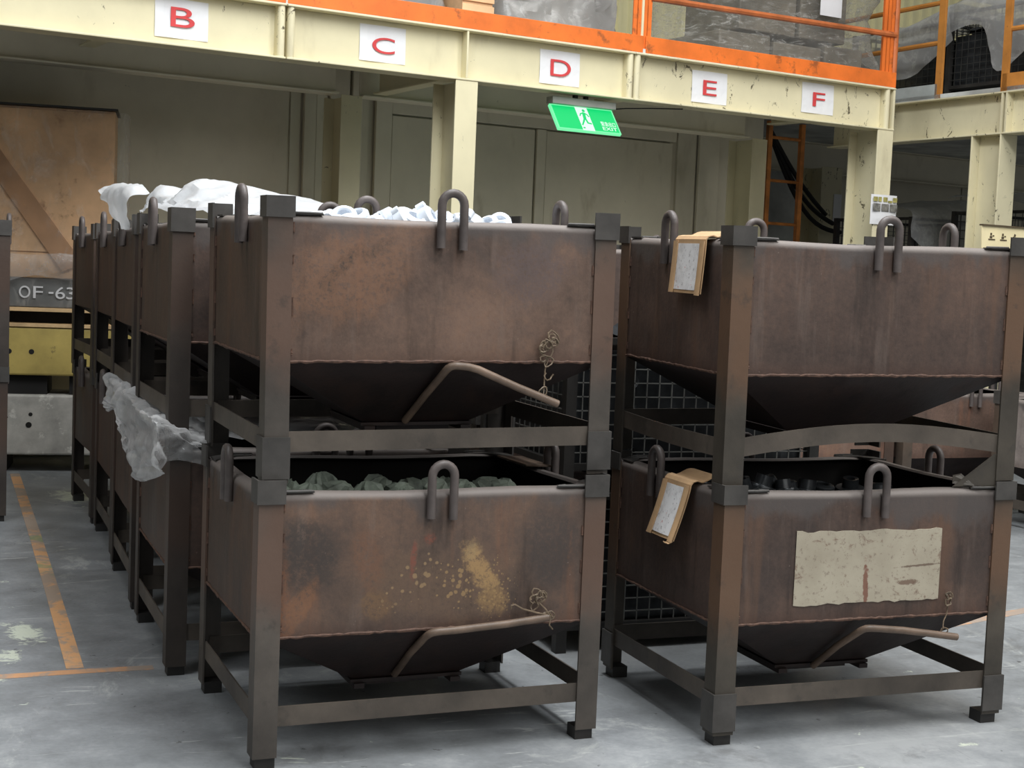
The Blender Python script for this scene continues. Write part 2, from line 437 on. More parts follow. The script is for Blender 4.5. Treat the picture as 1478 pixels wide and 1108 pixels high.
M['plywood'] = flat('tan_plywood', (226, 184, 140), 0.6, 0.16, 3, 0.08, spots=(140, 100, 66), spot_th=(0.6, 0.72))
M['brace'] = flat('brown_brace_wood', (176, 134, 96), 0.6, 0.16, 3, 0.08)
M['board'] = flat('pale_pine', (204, 172, 128), 0.7, 0.2, 7, 0.1)
M['yellow'] = flat('scuffed_yellow_paint', (180, 160, 92), 0.5, 0.16, 4, 0.08, spots=(110, 100, 70), spot_th=(0.63, 0.7))
M['concrete'] = flat('scuffed_grey_steel', (186, 183, 176), 0.6, 0.2, 5, 0.15, spots=(214, 212, 204), spot_th=(0.56, 0.64))
M['iron'] = flat('grey_cast_iron', (96, 97, 96), 0.5, 0.2, 7, 0.15)
M['cast_white'] = flat('white_casting', (222, 228, 236), 0.4, 0.1, 12, 0.1)
M['cast_green'] = flat('grey_green_casting', (112, 120, 108), 0.6, 0.35, 14, 0.2)
M['cast_black'] = flat('black_casting', (58, 60, 62), 0.28, 0.3, 12, 0.1, 0.5)
M['plastic_white'] = plastic('white_film', 0.80, (244, 246, 248), 0.28, 0.45, fog=0.2, edge=0.3)
M['plastic_clear'] = plastic('clear_film', 0.24, (236, 236, 236), 0.12, 0.25, fog=0.25, edge=0.75)
M['plastic_grey'] = plastic('grey_film', 0.42, (206, 206, 204), 0.13, 0.25, fog=0.25, edge=0.6)
M['wrap'] = plastic('stretch_wrap', 0.08, (200, 198, 192), 0.10, 0.2, (1, 1, 3.5), fog=0.42, edge=0.6, bump=1.0)
M['wrap_thin'] = plastic('thin_wrap', 0.05, (232, 228, 222), 0.10, 0.2, (1, 1, 0.45), fog=0.26, edge=0.6, bump=1.0)  # fog streaks in the opacity stand in for highlights on the film
M['load'] = flat('grey_load', (112, 106, 94), 0.7, 0.2, 4)
M['green'] = emit('exit_green', (18, 226, 122), 1.0)
M['sign_white'] = emit('exit_white', (232, 255, 244), 1.05)
M['sign_rim'] = emit('exit_pale_green', (130, 255, 180), 1.0)
M['housing'] = flat('grey_lamp_housing', (160, 160, 154), 0.5, 0.08, 6)
M['plaque'] = flat('cream_plaque', (240, 226, 182), 0.5, 0.05, 5, 0)
M['print_dark'] = flat('dark_print', (88, 76, 58), 0.6, 0.1, 10, 0)
M['photo_olive'] = flat('olive_photo_print', (164, 156, 92), 0.6, 0.25, 30, 0)
M['photo_grey'] = flat('grey_photo_print', (120, 118, 112), 0.6, 0.5, 28, 0)


def scribble_mat():
    t = NT('scribbled_paper'); t.co(False)
    c = t.ramp(t.noise(26, 5, 0.7), [(0.3, lin((206, 203, 201))), (0.55, lin((238, 236, 235)))])
    c = t.mix(t.math('MULTIPLY', t.mask(t.noise(85, 3, 0.6, off=3), 0.60, 0.66), 0.6), c, lin((150, 140, 140)))
    c = t.mix(t.math('MULTIPLY', t.mask(t.noise(55, 3, 0.6, off=8), 0.67, 0.71), 0.7), c, lin((206, 110, 104)))
    return t.fin(c, 0.6)


def white_patch_mat():
    t = NT('scuffed_white_paint'); t.co(False)
    c = t.ramp(t.noise(6, 5, 0.6), [(0.3, lin((158, 148, 130))), (0.7, lin((180, 171, 152)))])
    c = t.mix(t.math('MULTIPLY', t.mask(t.noise(22, 7, 0.78, off=3, dist=0.6), 0.55, 0.66), 0.75), c, lin((112, 84, 70)))
    c = t.mix(t.math('MULTIPLY', t.mask(t.noise(60, 5, 0.75, off=5), 0.56, 0.66), 0.6), c, lin((112, 96, 84)))
    d = t.math('ADD', t.ellipse(0.487, 0.452, 0.009, 0.072, 0.05), t.math('MULTIPLY', t.math('SUBTRACT', t.noise(60, 5, 0.7, off=9), 0.5), 2.2))
    c = t.mix(t.math('MULTIPLY', t.math('SUBTRACT', 1.0, t.mask(d, 0.7, 1.1)), 0.85), c, lin((118, 72, 56)))
    d = t.math('ADD', t.ellipse(0.67, 0.505, 0.085, 0.004, 0.05), t.math('MULTIPLY', t.math('SUBTRACT', t.noise(40, 5, 0.7, off=9), 0.5), 2.5))
    c = t.mix(t.math('MULTIPLY', t.math('SUBTRACT', 1.0, t.mask(d, 0.6, 1.1)), 0.8), c, lin((96, 76, 64)))
    d = t.math('ADD', t.ellipse(0.64, 0.455, 0.045, 0.008, 0.0), t.math('MULTIPLY', t.math('SUBTRACT', t.noise(50, 5, 0.7, off=12), 0.5), 2.5))
    c = t.mix(t.math('MULTIPLY', t.math('SUBTRACT', 1.0, t.mask(d, 0.6, 1.1)), 0.8), c, lin((104, 78, 64)))
    return t.fin(c, 0.6)


M['scribble'] = scribble_mat()
M['white_patch'] = white_patch_mat()


def text_mb(s, x0, x1, z0, z1, y, depth, M_=None, mb=None):
    """lettering scaled into a box of the x-z plane, facing -y"""
    cu = bpy.data.curves.new('lettering', 'FONT'); cu.body = s; cu.size = 1; cu.extrude = 0.5
    o = bpy.data.objects.new('lettering', cu); COL.objects.link(o)
    bpy.context.view_layer.update()
    me = o.evaluated_get(bpy.context.evaluated_depsgraph_get()).to_mesh()
    V = [v.co.copy() for v in me.vertices]; F = [tuple(p.vertices) for p in me.polygons]
    o.to_mesh_clear(); bpy.data.objects.remove(o); bpy.data.curves.remove(cu)
    ax, bx = min(v.x for v in V), max(v.x for v in V); ay, by = min(v.y for v in V), max(v.y for v in V)
    P = [(x0 + (v.x - ax) / (bx - ax) * (x1 - x0), y - (v.z + 0.5) * depth, z0 + (v.y - ay) / (by - ay) * (z1 - z0)) for v in V]
    mb = mb or MB(); mb.add(P, F, False, M_)
    return mb


# ------------------------------------------------------------------ floor and the building shell
fl = MB(); fl.grid([[(-14 + 2.0 * i, -10 + 2.0 * j, 0) for i in range(18)] for j in range(14)], False)
floor = tag(obj('floor', fl, M['floor']), 'grey scuffed concrete floor', None, None, 'structure')


def strip(name, pts, width, mat, z=0.0015):
    mb = MB(); n = len(pts)
    for i in range(n - 1):
        a, b = Vector(pts[i]), Vector(pts[i + 1]); d = (b - a).normalized(); s = Vector((-d.y, d.x)) * width / 2
        mb.hexa([(a.x - s.x, a.y - s.y, 0.0002), (b.x - s.x, b.y - s.y, 0.0002), (b.x + s.x, b.y + s.y, 0.0002), (a.x + s.x, a.y + s.y, 0.0002),
                 (a.x - s.x, a.y - s.y, z), (b.x - s.x, b.y - s.y, z), (b.x + s.x, b.y + s.y, z), (a.x + s.x, a.y + s.y, z)])
    return obj(name, mb, mat, floor)


tag(strip('painted_line', [(-0.362, 1.09), (-0.362, 2.2), (-0.365, 3.4), (-0.378, 5.5)], 0.055, M['paint_orange']), 'worn orange paint line along the aisle')
tag(strip('painted_line', [(-0.98, 1.03), (-0.33, 1.05), (-0.12, 1.045)], 0.05, M['paint_faded'], 0.001), 'faded orange paint line across the aisle')
strip('painted_line', [(1.06, 1.15), (1.22, 1.18)], 0.12, M['paint_faded'], 0.001)
strip('painted_line', [(2.75, 0.9), (3.6, 1.15)], 0.06, M['paint_faded'], 0.001)


# mezzanine ----------------------------------------------------------
ZB, ZT = 2.483, 2.789
YF, YW = 4.245, 4.315


def hbeam(mb, axis, a0, a1, c, z0, z1, fw=0.15, tf=0.012, tw=0.010):
    """H section running along axis from a0 to a1, web centred on c"""
    if axis == 'x':
        mb.box(a0, a1, c - fw / 2, c + fw / 2, z0, z0 + tf); mb.box(a0, a1, c - fw / 2, c + fw / 2, z1 - tf, z1); mb.box(a0, a1, c - tw / 2, c + tw / 2, z0 + tf, z1 - tf)
    else:
        mb.box(c - fw / 2, c + fw / 2, a0, a1, z0, z0 + tf); mb.box(c - fw / 2, c + fw / 2, a0, a1, z1 - tf, z1); mb.box(c - tw / 2, c + tw / 2, a0, a1, z0 + tf, z1 - tf)


mez = thing('mezzanine', 'cream painted steel mezzanine of wide beams and columns over the storage bay', 'mezzanine', (0, 0, 0), MZR)


def beam_part(axis, a0, a1, c, ends=(), fw=0.15, mat='cream', z0=ZB, z1=ZT):
    mb = MB(); hbeam(mb, axis, a0, a1, c, z0, z1, fw)
    o = obj('floor_beam', mb, M[mat], mez, bevel=0.003)
    for e in ends:
        s = MB()
        if axis == 'x': s.box(e - 0.007, e + 0.007, c - fw / 2 + 0.002, c - 0.005, z0 + 0.012, z1 - 0.012)
        else: s.box(c - fw / 2 + 0.002, c - 0.005, e - 0.007, e + 0.007, z0 + 0.012, z1 - 0.012)
        st = obj('stiffener', s, M['cream'], o, bevel=0.003)
    return o


def end_plate(o, x, yc=YW):
    s = MB(); n = 8      # bull nosed end plate
    out = [(x + 0.022 * math.cos(t), YF + 0.022 - 0.022 * math.sin(t)) for t in [PI * i / n for i in range(n + 1)]]
    out = [(p[0], p[1]) for p in out] + [(x - 0.022, YW - 0.005), (x + 0.022, YW - 0.005)]
    s.prism(out, 'z', ZB + 0.012, ZT - 0.012); obj('end_plate', s, M['cream_chip'], o)


b1 = beam_part('x', -4.0, 1.692, YW); end_plate(b1, 1.668)
b2 = beam_part('x', 1.698, 4.08, YW, (2.852,)); end_plate(b2, 1.727); end_plate(b2, 4.055)
b3 = beam_part('x', 4.086, 6.395, YW, mat='cream_chip'); end_plate(b3, 4.112); end_plate(b3, 6.33)
s = MB(); s.box(6.375, 6.395, YF + 0.002, YW - 0.005, ZB + 0.012, ZT - 0.012); obj('end_plate', s, M['cream_chip'], b3)
beam_part('x', -4.0, 2.57, 5.575, mat='panel'); beam_part('x', 2.745, 6.10, 5.575, mat='panel'); beam_part('x', 6.3, 12, 7.75, mat='panel')
for xx in (-1.0, 0.9, 2.86, 4.6, 6.3):
    beam_part('y', 4.40, 5.49, xx, fw=0.10, mat='cream', z0=ZB + 0.02 if xx == 2.86 else 2.60)
bw = beam_part('y', 2.2, 5.6, 7.075, mat='cream_chip')
for yy in (3.80, 3.76):
    s = MB(); s.box(7.002, 7.07, yy - 0.008, yy + 0.008, ZB + 0.012, ZT - 0.012); obj('stiffener', s, M['cream_chip'], bw)


def column(x0, yf, depth=0.30, fw=0.152, top=ZB, mat='cream', name='column'):
    mb = MB(); t = 0.012; xc = x0 + fw / 2
    mb.box(x0, x0 + fw, yf, yf + t, 0, top); mb.box(x0, x0 + fw, yf + depth - t, yf + depth, 0, top); mb.box(xc - 0.005, xc + 0.005, yf + t, yf + depth - t, 0, top)
    o = obj(name, mb, M[mat], mez, bevel=0.003)
    p = MB(); p.box(x0 - 0.03, x0 + fw + 0.03, yf - 0.03, yf + depth + 0.03, 0, 0.012); obj('base_plate', p, M['cream'], o)
    return o


column(2.780, YF); column(6.243, YF, mat='cream_chip'); column(-1.6, YF)
column(2.585, 5.5); column(6.125, 5.5, mat='cream'); column(-1.5, 5.5)
column(7.0, 3.787, 0.277, 0.175, mat='cream_chip')
column(8.24, 7.0, 0.3, 0.26, mat='cream_chip')
dk = MB(); dk.box(-4, 6.39, YF + 0.01, 8.2, ZT, ZT + 0.03); obj('deck', dk, M['gray_wall'], mez)
dk = MB(); dk.box(6.39, 7.0, 4.9, 8.2, ZT, ZT + 0.03); obj('deck', dk, M['gray_wall'], mez)
dk = MB(); dk.box(7.0, 14, 2.2, 8.2, ZT, ZT + 0.03); obj('deck', dk, M['gray_wall'], mez)

# walls of the bay and the cladding above -------------------------------
wl = MB(); wl.box(-5, 6.86, 6.26, 6.36, 0, ZT)
wall_back = tag(obj('wall_back', wl, M['panel_dark'], None, (0, 0, 0), MZR), None, None, None, 'structure')


def wpanel(x0, x1, z0, z1, y0=6.225, mat='panel', nm='wall_panel', dep=0.035):
    mb = MB(); mb.box(x0, x1, y0, y0 + dep, z0, z1); return obj(nm, mb, M[mat], wall_back, bevel=0.004)


wpanel(-5, 0.5, 0.02, ZT - 0.01, mat='panel_dark'); wpanel(0.506, 2.50, 0.02, ZT - 0.01, mat='panel_dark')
for i, (a, b_, y) in enumerate(((2.52, 2.60, 6.245), (2.61, 2.70, 6.20), (2.715, 2.80, 6.235), (2.81, 2.96, 6.21), (2.98, 3.06, 6.20), (3.07, 3.13, 6.24))):
    wpanel(a, b_, 0.02, ZT - 0.01, y, 'panel_dark' if i % 2 else 'panel', 'wall_rib')
wpanel(3.17, 3.30, 0.02, ZT - 0.01, 6.20, 'panel', 'wall_frame')
wpanel(3.30, 5.90, 2.475, ZT - 0.01, 6.20, 'panel', 'wall_frame')
wpanel(3.312, 4.545, 0.02, 2.462, 6.222); wpanel(4.557, 4.64, 0.02, 2.468, 6.205, 'panel', 'wall_rib'); wpanel(4.652, 5.88, 0.02, 2.462, 6.222)
wpanel(5.94, 6.13, 0.02, ZT - 0.01, 6.23, 'panel_dark', 'wall_rib'); wpanel(6.15, 6.36, 0.02, ZT - 0.01, 6.205, 'panel', 'wall_rib'); wpanel(6.38, 6.85, 0.02, ZT - 0.01, 6.235, 'panel_dark', 'wall_rib')
wl = MB(); wl.box(6.9, 15, 8.0, 8.1, 0, ZT)
wall_far = tag(obj('wall_far', wl, M['gray_wall'], None, (0, 0, 0), MZR), None, None, None, 'structure')
for x0, x1, mt in ((6.9, 7.9, 'gray_wall'), (7.92, 9.3, 'gray_wall'), (9.32, 11.2, 'panel_dark'), (11.22, 13.6, 'panel_dark')):
    mb = MB(); mb.box(x0, x1, 7.975, 8.0, 0.02, ZT - 0.02); obj('wall_panel', mb, M[mt], wall_far, bevel=0.004)
wl = MB(); wl.box(-5, 15, 8.3, 8.4, ZT, 6.0)
wall_up = tag(obj('wall_upper', wl, M['cream_wall'], None, (0, 0, 0), MZR), None, None, None, 'structure')
for k in range(22):           # ribbed cladding sheets
    x0 = -4.2 + 0.84 * k; mb = MB(); rows = [[], []]; y = 8.3
    prof = []
    for j in range(6):
        q = x0 + j * 0.14; prof += [(q, y - 0.005), (q + 0.075, y - 0.005), (q + 0.09, y - 0.035), (q + 0.125, y - 0.035)]
    prof.append((x0 + 0.838, y - 0.005))
    mb.grid([[(p[0], p[1], ZT + 0.03) for p in prof], [(p[0], p[1], 6.0) for p in prof]], False)
    obj('cladding_sheet', mb, M['cream_wall'], wall_up)

# orange guard rail along the deck edge ---------------------------------
gr = thing('guard_rail', 'orange guard rail with solid toe board along the front deck edge', 'railing', (0, 0, 0), MZR)
YR = YF + 0.02
for a, b_ in ((-4, 1.69), (1.70, 4.145), (4.165, 6.40)):
    mb = MB(); mb.box(a, b_, YR - 0.012, YR, ZT + 0.004, ZT + 0.112); obj('toe_board', mb, M['orange'], gr, bevel=0.003)
for x in (1.64, 1.74, 4.098, 4.178, -0.6):
    mb = MB(); mb.box(x - 0.032, x + 0.032, YR, YR + 0.006, ZT, 3.95); mb.box(x - 0.004, x + 0.004, YR, YR + 0.05, ZT, 3.95); obj('rail_post', mb, M['orange'], gr)
mb = MB(); mb.box(4.128, 4.145, YR - 0.006, YR + 0.004, ZT, 3.95); obj('rail_post', mb, M['cream'], gr)
for x, mt in ((6.295, 'orange'), (6.365, 'orange')):
    mb = MB(); mb.box(x - 0.032, x + 0.032, YR, YR + 0.006, ZT, 3.95); mb.box(x - 0.004, x + 0.004, YR, YR + 0.05, ZT, 3.95); obj('rail_post', mb, M[mt], gr)
mb = MB(); mb.tube([(6.39, YR + 0.02, ZT), (6.39, YR + 0.02, 3.95)], 0.03, 10); obj('rail_post', mb, M['orange_rust'], gr)
for z in (3.16, 3.55):
    mb = MB(); mb.tube([(-4, YR + 0.01, z), (1.6, YR + 0.01, z)], 0.021, 8); obj('rail_tube', mb, M['orange_rust'], gr)
    mb = MB(); mb.tube([(4.2, YR + 0.0, z - 0.01), (6.38, YR + 0.0, z + 0.01)], 0.021, 8); obj('rail_tube', mb, M['orange_rust'], gr)
gr2 = thing('guard_rail', 'ochre guard rail on the right wing deck beside the wire baskets', 'railing', (0, 0, 0), MZR)
for y in (4.42, 3.79):
    mb = MB(); mb.box(7.0, 7.01, y - 0.03, y + 0.03, ZT, 3.9); mb.box(7.01, 7.05, y - 0.004, y + 0.004, ZT, 3.9); obj('rail_post', mb, M['ochre'], gr2)
mb = MB(); mb.box(7.0, 7.01, 2.2, 3.81, ZT + 0.004, ZT + 0.125); obj('toe_board', mb, M['ochre'], gr2)
mb = MB(); mb.box(7.0, 7.01, 4.43, 5.6, ZT + 0.004, ZT + 0.11); obj('toe_board', mb, M['toe_grey'], gr2)
for z in (3.21, 3.51):
    mb = MB(); mb.tube([(7.02, 4.43, z), (7.02, 5.6, z - 0.01)], 0.019, 8); obj('rail_tube', mb, M['ochre'], gr2)
mb = MB(); mb.tube([(7.02, 2.2, 3.23), (7.02, 3.78, 3.23)], 0.019, 8); obj('rail_tube', mb, M['ochre'], gr2)

# letter sheets ------------------------------------------------------------
for L_, x, z, a, b_, c, d in (('B', 0.963, 2.5336, 0.29, 0.74, 0.29, 0.79), ('C', 2.169, 2.5383, 0.27, 0.76, 0.24, 0.68), ('D', 3.400, 2.5310, 0.26, 0.77, 0.25, 0.74), ('E', 4.592, 2.5285, 0.31, 0.70, 0.25, 0.72), ('F', 5.556, 2.5480, 0.34, 0.72, 0.24, 0.70)):
    sh = thing('letter_sheet', 'white paper sheet with a red letter %s on the cream beam' % L_, 'sign', mz(x, YW - 0.005, z), MZR)
    mb = MB(); mb.grid([[(0.297 * i / 6, -0.004 - 0.003 * math.sin(i * 1.1 + j), 0.21 * j / 4) for i in range(7)] for j in range(5)], False); o = obj('paper', mb, M['paper'], sh)
    so = o.modifiers.new('thick', 'SOLIDIFY'); so.thickness = 0.001
    obj('letter', text_mb(L_, 0.297 * a, 0.297 * b_, 0.21 * c, 0.21 * d, -0.008, 0.0015), M['letter'], sh)

# exit sign: tilted lit panel under the beam flange
ex = thing('exit_sign', 'lit green exit sign with running figure hanging under the beam', 'sign', mz(3.505, 4.345, 2.415), MZR)
TILT = Matrix.Rotation(math.radians(-38), 4, 'X')      # bottom edge swung back
SW, SH = 0.478, 0.205
mb = MB(); mb.box(0, SW, 0.0, 0.02, -SH, 0, TILT); obj('panel', mb, M['sign_rim'], ex)
for a, b_ in ((0.012, 0.185), (0.277, SW - 0.012)):
    mb = MB(); mb.box(a, b_, -0.002, 0.0, -SH + 0.010, -0.010, TILT); obj('green_field', mb, M['green'], ex)
mb = MB(); mb.box(0.185, 0.277, -0.002, 0.0, -SH + 0.004, -0.006, TILT); obj('white_field', mb, M['sign_white'], ex)
man = MB()
def limb(p, q, r):
    p = Vector(p); q = Vector(q); d = (q - p).normalized(); s = Vector((-d.y, d.x)) * r
    pts = [p - s - d * r * .5, q - s + d * r * .5, q + s + d * r * .5, p + s - d * r * .5]
    man.hexa([(v.x, -0.002, v.y) for v in pts] + [(v.x, -0.004, v.y) for v in pts], TILT)
hd = [(0.243 + 0.011 * math.cos(2 * PI * i / 12), -0.034 + 0.011 * math.sin(2 * PI * i / 12)) for i in range(12)]
man.prism(hd, 'y', -0.004, -0.002, TILT)
for p, q, r in (((0.238, -0.055), (0.232, -0.10), 0.011), ((0.236, -0.055), (0.212, -0.062), 0.004), ((0.212, -0.062), (0.203, -0.08), 0.004), ((0.243, -0.055), (0.26, -0.065), 0.004), ((0.26, -0.065), (0.268, -0.082), 0.004),
                ((0.230, -0.10), (0.213, -0.13), 0.006), ((0.213, -0.13), (0.195, -0.158), 0.005), ((0.236, -0.10), (0.243, -0.138), 0.006), ((0.243, -0.138), (0.268, -0.142), 0.005), ((0.195, -0.182), (0.205, -0.182), 0.005)):
    limb(p, q, r)
obj('running_figure', man, M['green'], ex)
tm = text_mb('EXIT', 0.345, SW - 0.022, -SH + 0.020, -SH + 0.048, -0.002, 0.001, TILT)
obj('lettering', tm, M['sign_white'], ex)
try:
    tm = text_mb('緊急出口', 0.345, SW - 0.022, -SH + 0.056, -SH + 0.093, -0.002, 0.001, TILT); obj('lettering', tm, M['sign_white'], ex)
except Exception: pass
mb = MB(); mb.box(-0.002, SW + 0.004, -0.045, 0.035, 0.0, 0.045); obj('housing', mb, M['housing'], ex, bevel=0.004)
mb = MB()
for x in (0.19, 0.27): mb.tube([(x, -0.005, 0.045), (x, -0.005, 0.070)], 0.018, 10)
obj('mount', mb, M['dark_steel'], ex)
mb = MB(); mb.tube([(SW - 0.02, 0.03, 0.005), (0.62, 0.05, 0.03), (0.8, 0.02, 0.045), (1.05, 0.0, 0.062)], 0.004, 6); obj('power_cord', mb, M['black'], ex)

# papers on the columns
po = thing('poster', 'small white notice with rows of photos taped to the corner column', 'poster', mz(6.205, YF - 0.006, 1.80), MZR)
mb = MB(); mb.grid([[(0.255 * i / 8, -0.012 * math.sin(PI * i / 8) * (1 if j else .4) - 0.002, 0.215 * j / 5) for i in range(9)] for j in range(6)], False); o = obj('paper', mb, M['paper'], po)
o.modifiers.new('thick', 'SOLIDIFY').thickness = 0.001
for k in range(5):
    mb = MB(); a = 0.012 + k * 0.048; mb.box(a, a + (0.040 if k != 1 else 0.03), -0.018, -0.016, 0.165 if k != 3 else 0.160, 0.198 if k != 3 else 0.175); obj('photo', mb, M['photo_olive'], po)
for k in range(3):
    mb = MB(); a = 0.010 + k * 0.083; mb.box(a, a + 0.072, -0.018, -0.016, 0.095, 0.150); obj('photo', mb, M['photo_grey'], po)
mb = MB(); mb.box(0, 0.10, -0.004, 0, 0, 0.30); tag(obj('notice', mb, M['paper'], None, mz(8.40, 6.995, 1.93), MZR), 'plain white notice sheet on the dim column behind', 'notice')

# ladder and cables
ld = thing('ladder', 'orange steel ladder standing in the recess behind the columns', 'ladder', mz(7.12, 6.5, 0), MZR)
for x in (0.02, 0.40):
    mb = MB(); mb.box(x - 0.022, x + 0.022, -0.02, 0.02, 0, 2.78); obj('stile', mb, M['ladder'], ld)
for k in range(7):
    mb = MB(); mb.tube([(0.03, 0, 0.36 + 0.38 * k), (0.39, 0, 0.36 + 0.38 * k)], 0.014, 8); obj('rung', mb, M['ladder'], ld)
for k in range(3):
    mb = MB(); mb.tube([Vector((7.35 + 0.02 * k, 6.75 + .03 * k, 2.75)).lerp(Vector((8.22 + 0.1 * k, 6.9, 2.02 - 0.08 * k)), t) + Vector((0, 0, -0.06 - 0.1 * k)) * math.sin(PI * t) for t in [i / 12 for i in range(13)]], 0.022, 8)
    tag(obj('cable', mb, M['black'], None, (0, 0, 0), MZR), ('uppermost of the thick black cables sagging behind the ladder', 'middle one of the thick black cables sagging behind the ladder', 'lowest of the thick black cables sagging behind the ladder')[k], 'cable', 'cables behind the ladder')


def film(name, ctrl, mat, amp=0.02, freq=6.0, up=7, seed=0.0, parent=None, loc=(0, 0, 0), rot=(0, 0, 0), ridge=True):
    """wrinkled sheet through a control grid of points"""
    R, C = len(ctrl), len(ctrl[0]); g = [[Vector(p) for p in r] for r in ctrl]
    def cr(p0, p1, p2, p3, t):
        return 0.5 * ((2 * p1) + (p2 - p0) * t + (2 * p0 - 5 * p1 + 4 * p2 - p3) * t * t + (3 * p1 - p0 - 3 * p2 + p3) * t ** 3)
    def samp(L_, u):
        i = min(int(u), len(L_) - 2); t = u - i
        return cr(L_[max(i - 1, 0)], L_[i], L_[i + 1], L_[min(i + 2, len(L_) - 1)], t)
    rows = []
    for a in range((R - 1) * up + 1):
        u = a / up; cols = [samp([g[i][j] for i in range(R)], u) for j in range(C)]
        rows.append([samp(cols, b / up) for b in range((C - 1) * up + 1)])
    out = []
    for i, r in enumerate(rows):
        o = []
        for j, p in enumerate(r):
            du = rows[min(i + 1, len(rows) - 1)][j] - rows[max(i - 1, 0)][j]; dv = r[min(j + 1, len(r) - 1)] - r[max(j - 1, 0)]
            n = du.cross(dv); n = n.normalized() if n.length > 1e-9 else Vector((0, 0, 1))
            q = p * freq + Vector((seed, seed * 2, seed * .7))
            d1 = mnoise.voronoi(q)[0]; d2 = mnoise.voronoi(q * 2.1 + Vector((3, 1, 7)))[0]
            h = 1.5 * (d1[1] - d1[0]) - 0.6 + 0.5 * (d2[1] - d2[0]) + 0.5 * mnoise.noise(q * 0.8) - 0.2
            o.append(p + n * h * amp)
        out.append(o)
    mb = MB(); mb.grid(out)
    return obj(name, mb, mat, parent, loc, rot, angle=32)


# ------------------------------------------------------------------ hopper bins
W_, D_, H_ = 1.0, 0.7785, 0.7211
ZR, ZH, RT, RB = 0.7316, 0.3499, 0.1661, 0.1121
PW = 0.065
CACHE = {}


def cached(key, fn, name, mat):
    k = (key, mat.name)
    if k not in CACHE:
        mb = fn()
        if hasattr(mb, 'inner'):        # oily inside of a plate, blackened with the bin's interior shade
            CACHE[k] = mb.mesh(name, [mat, M['inside_shade']])
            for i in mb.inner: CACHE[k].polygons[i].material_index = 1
        else: CACHE[k] = mb.mesh(name, mat)
    return CACHE[k]


def corner_map(sx, sy):
    """map corner-local (u along x inward, v along y inward) to bin coords"""
    return lambda u, v: (u if sx == 0 else W_ - u, v if sy == 0 else D_ - v)


def angle_mb(sx, sy, u0, wdt, t, z0, z1, notch=0.0):
    f = corner_map(sx, sy); mb = MB()
    out = [(u0, u0), (u0 + wdt, u0), (u0 + wdt, u0 + t), (u0 + t, u0 + t), (u0 + t, u0 + wdt), (u0, u0 + wdt)]
    pts = [f(*p) for p in out]
    if (sx + sy) % 2 == 1: pts.reverse()
    mb.prism(pts, 'z', z0, z1)
    return mb


def plate_mb(side):
    """side plate with rolled rim; section (offset inward, z)"""
    t = 0.005; o = 0.0062
    sec = [(o, ZH)] + [(o + 0.022 - 0.022 * math.cos(a), ZR - 0.022 + 0.022 * math.sin(a)) for a in [PI / 2 * i / 5 for i in range(6)]] + [(o + 0.040, ZR), (o + 0.046, ZR - 0.006)]
    inn = [(o + 0.046, ZR - 0.009), (o + 0.040, ZR - t), (o + 0.022, ZR - t)] + [(o + 0.022 - 0.017 * math.cos(a), ZR - 0.022 + 0.017 * math.sin(a)) for a in [PI / 2 * i / 4 for i in range(3, -1, -1)]] + [(o + t, ZH)]
    sec = sec + inn; mb = MB(); n = len(sec)
    L_ = W_ if side in 'fb' else D_
    cuts = [0.012 + (L_ - 0.024) * i / 8 for i in range(9)]
    def P(s, a):
        off = s[0]
        if side == 'f': return (a, off, s[1])
        if side == 'b': return (L_ - a, D_ - off, s[1])
        if side == 'l': return (off, L_ - a, s[1])
        return (W_ - off, a, s[1])
    rows = []
    for a in cuts:
        wob = 0.003 * math.sin(a * 9 + len(side)) if cuts[0] < a < cuts[-1] else 0
        rows.append([P((s[0] + wob * 0.4, s[1] + (wob if s[1] > ZR - 0.1 else 0)), a) for s in sec])
    v = [p for r in rows for p in r]; f = []; inner = []
    for i in range(len(rows) - 1):
        for j in range(n):
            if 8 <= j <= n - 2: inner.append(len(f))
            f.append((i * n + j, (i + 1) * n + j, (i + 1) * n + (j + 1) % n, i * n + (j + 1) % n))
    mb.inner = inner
    mb.add(v, f, True); mb.add(rows[0], [tuple(range(n))]); mb.add(rows[-1], [tuple(range(n - 1, -1, -1))])
    return mb


HX0, HX1, HY0, HY1, HZ = 0.335, 0.655, 0.23, 0.55, 0.160


def hopper_mb(side):
    a, b_, c, d = (0.008, 0.008), (W_ - 0.008, 0.008), (W_ - 0.008, D_ - 0.008), (0.008, D_ - 0.008)
    e, f, g, h = (HX0, HY0), (HX1, HY0), (HX1, HY1), (HX0, HY1)
    pr = {'f': (a, b_, f, e), 'r': (b_, c, g, f), 'b': (c, d, h, g), 'l': (d, a, e, h)}[side]
    mb = MB(); q = [(pr[0][0], pr[0][1], ZH + 0.003), (pr[1][0], pr[1][1], ZH + 0.003), (pr[2][0], pr[2][1], HZ), (pr[3][0], pr[3][1], HZ)]
    mb.plate([q[3], q[2], q[1], q[0]], 0.005)
    return mb


def gate_mb():
    mb = MB(); mb.box(HX0 - 0.008, HX1 + 0.008, HY0 - 0.008, HY1 + 0.008, HZ - 0.010, HZ - 0.001)
    mb.box(HX0 + 0.05, HX1 - 0.05, HY0 + 0.03, HY1 - 0.03, HZ - 0.028, HZ - 0.010)
    for x in (HX0 + 0.0, HX1 - 0.03): mb.box(x, x + 0.03, HY0 - 0.02, HY1 + 0.02, HZ - 0.024, HZ - 0.010)
    return mb


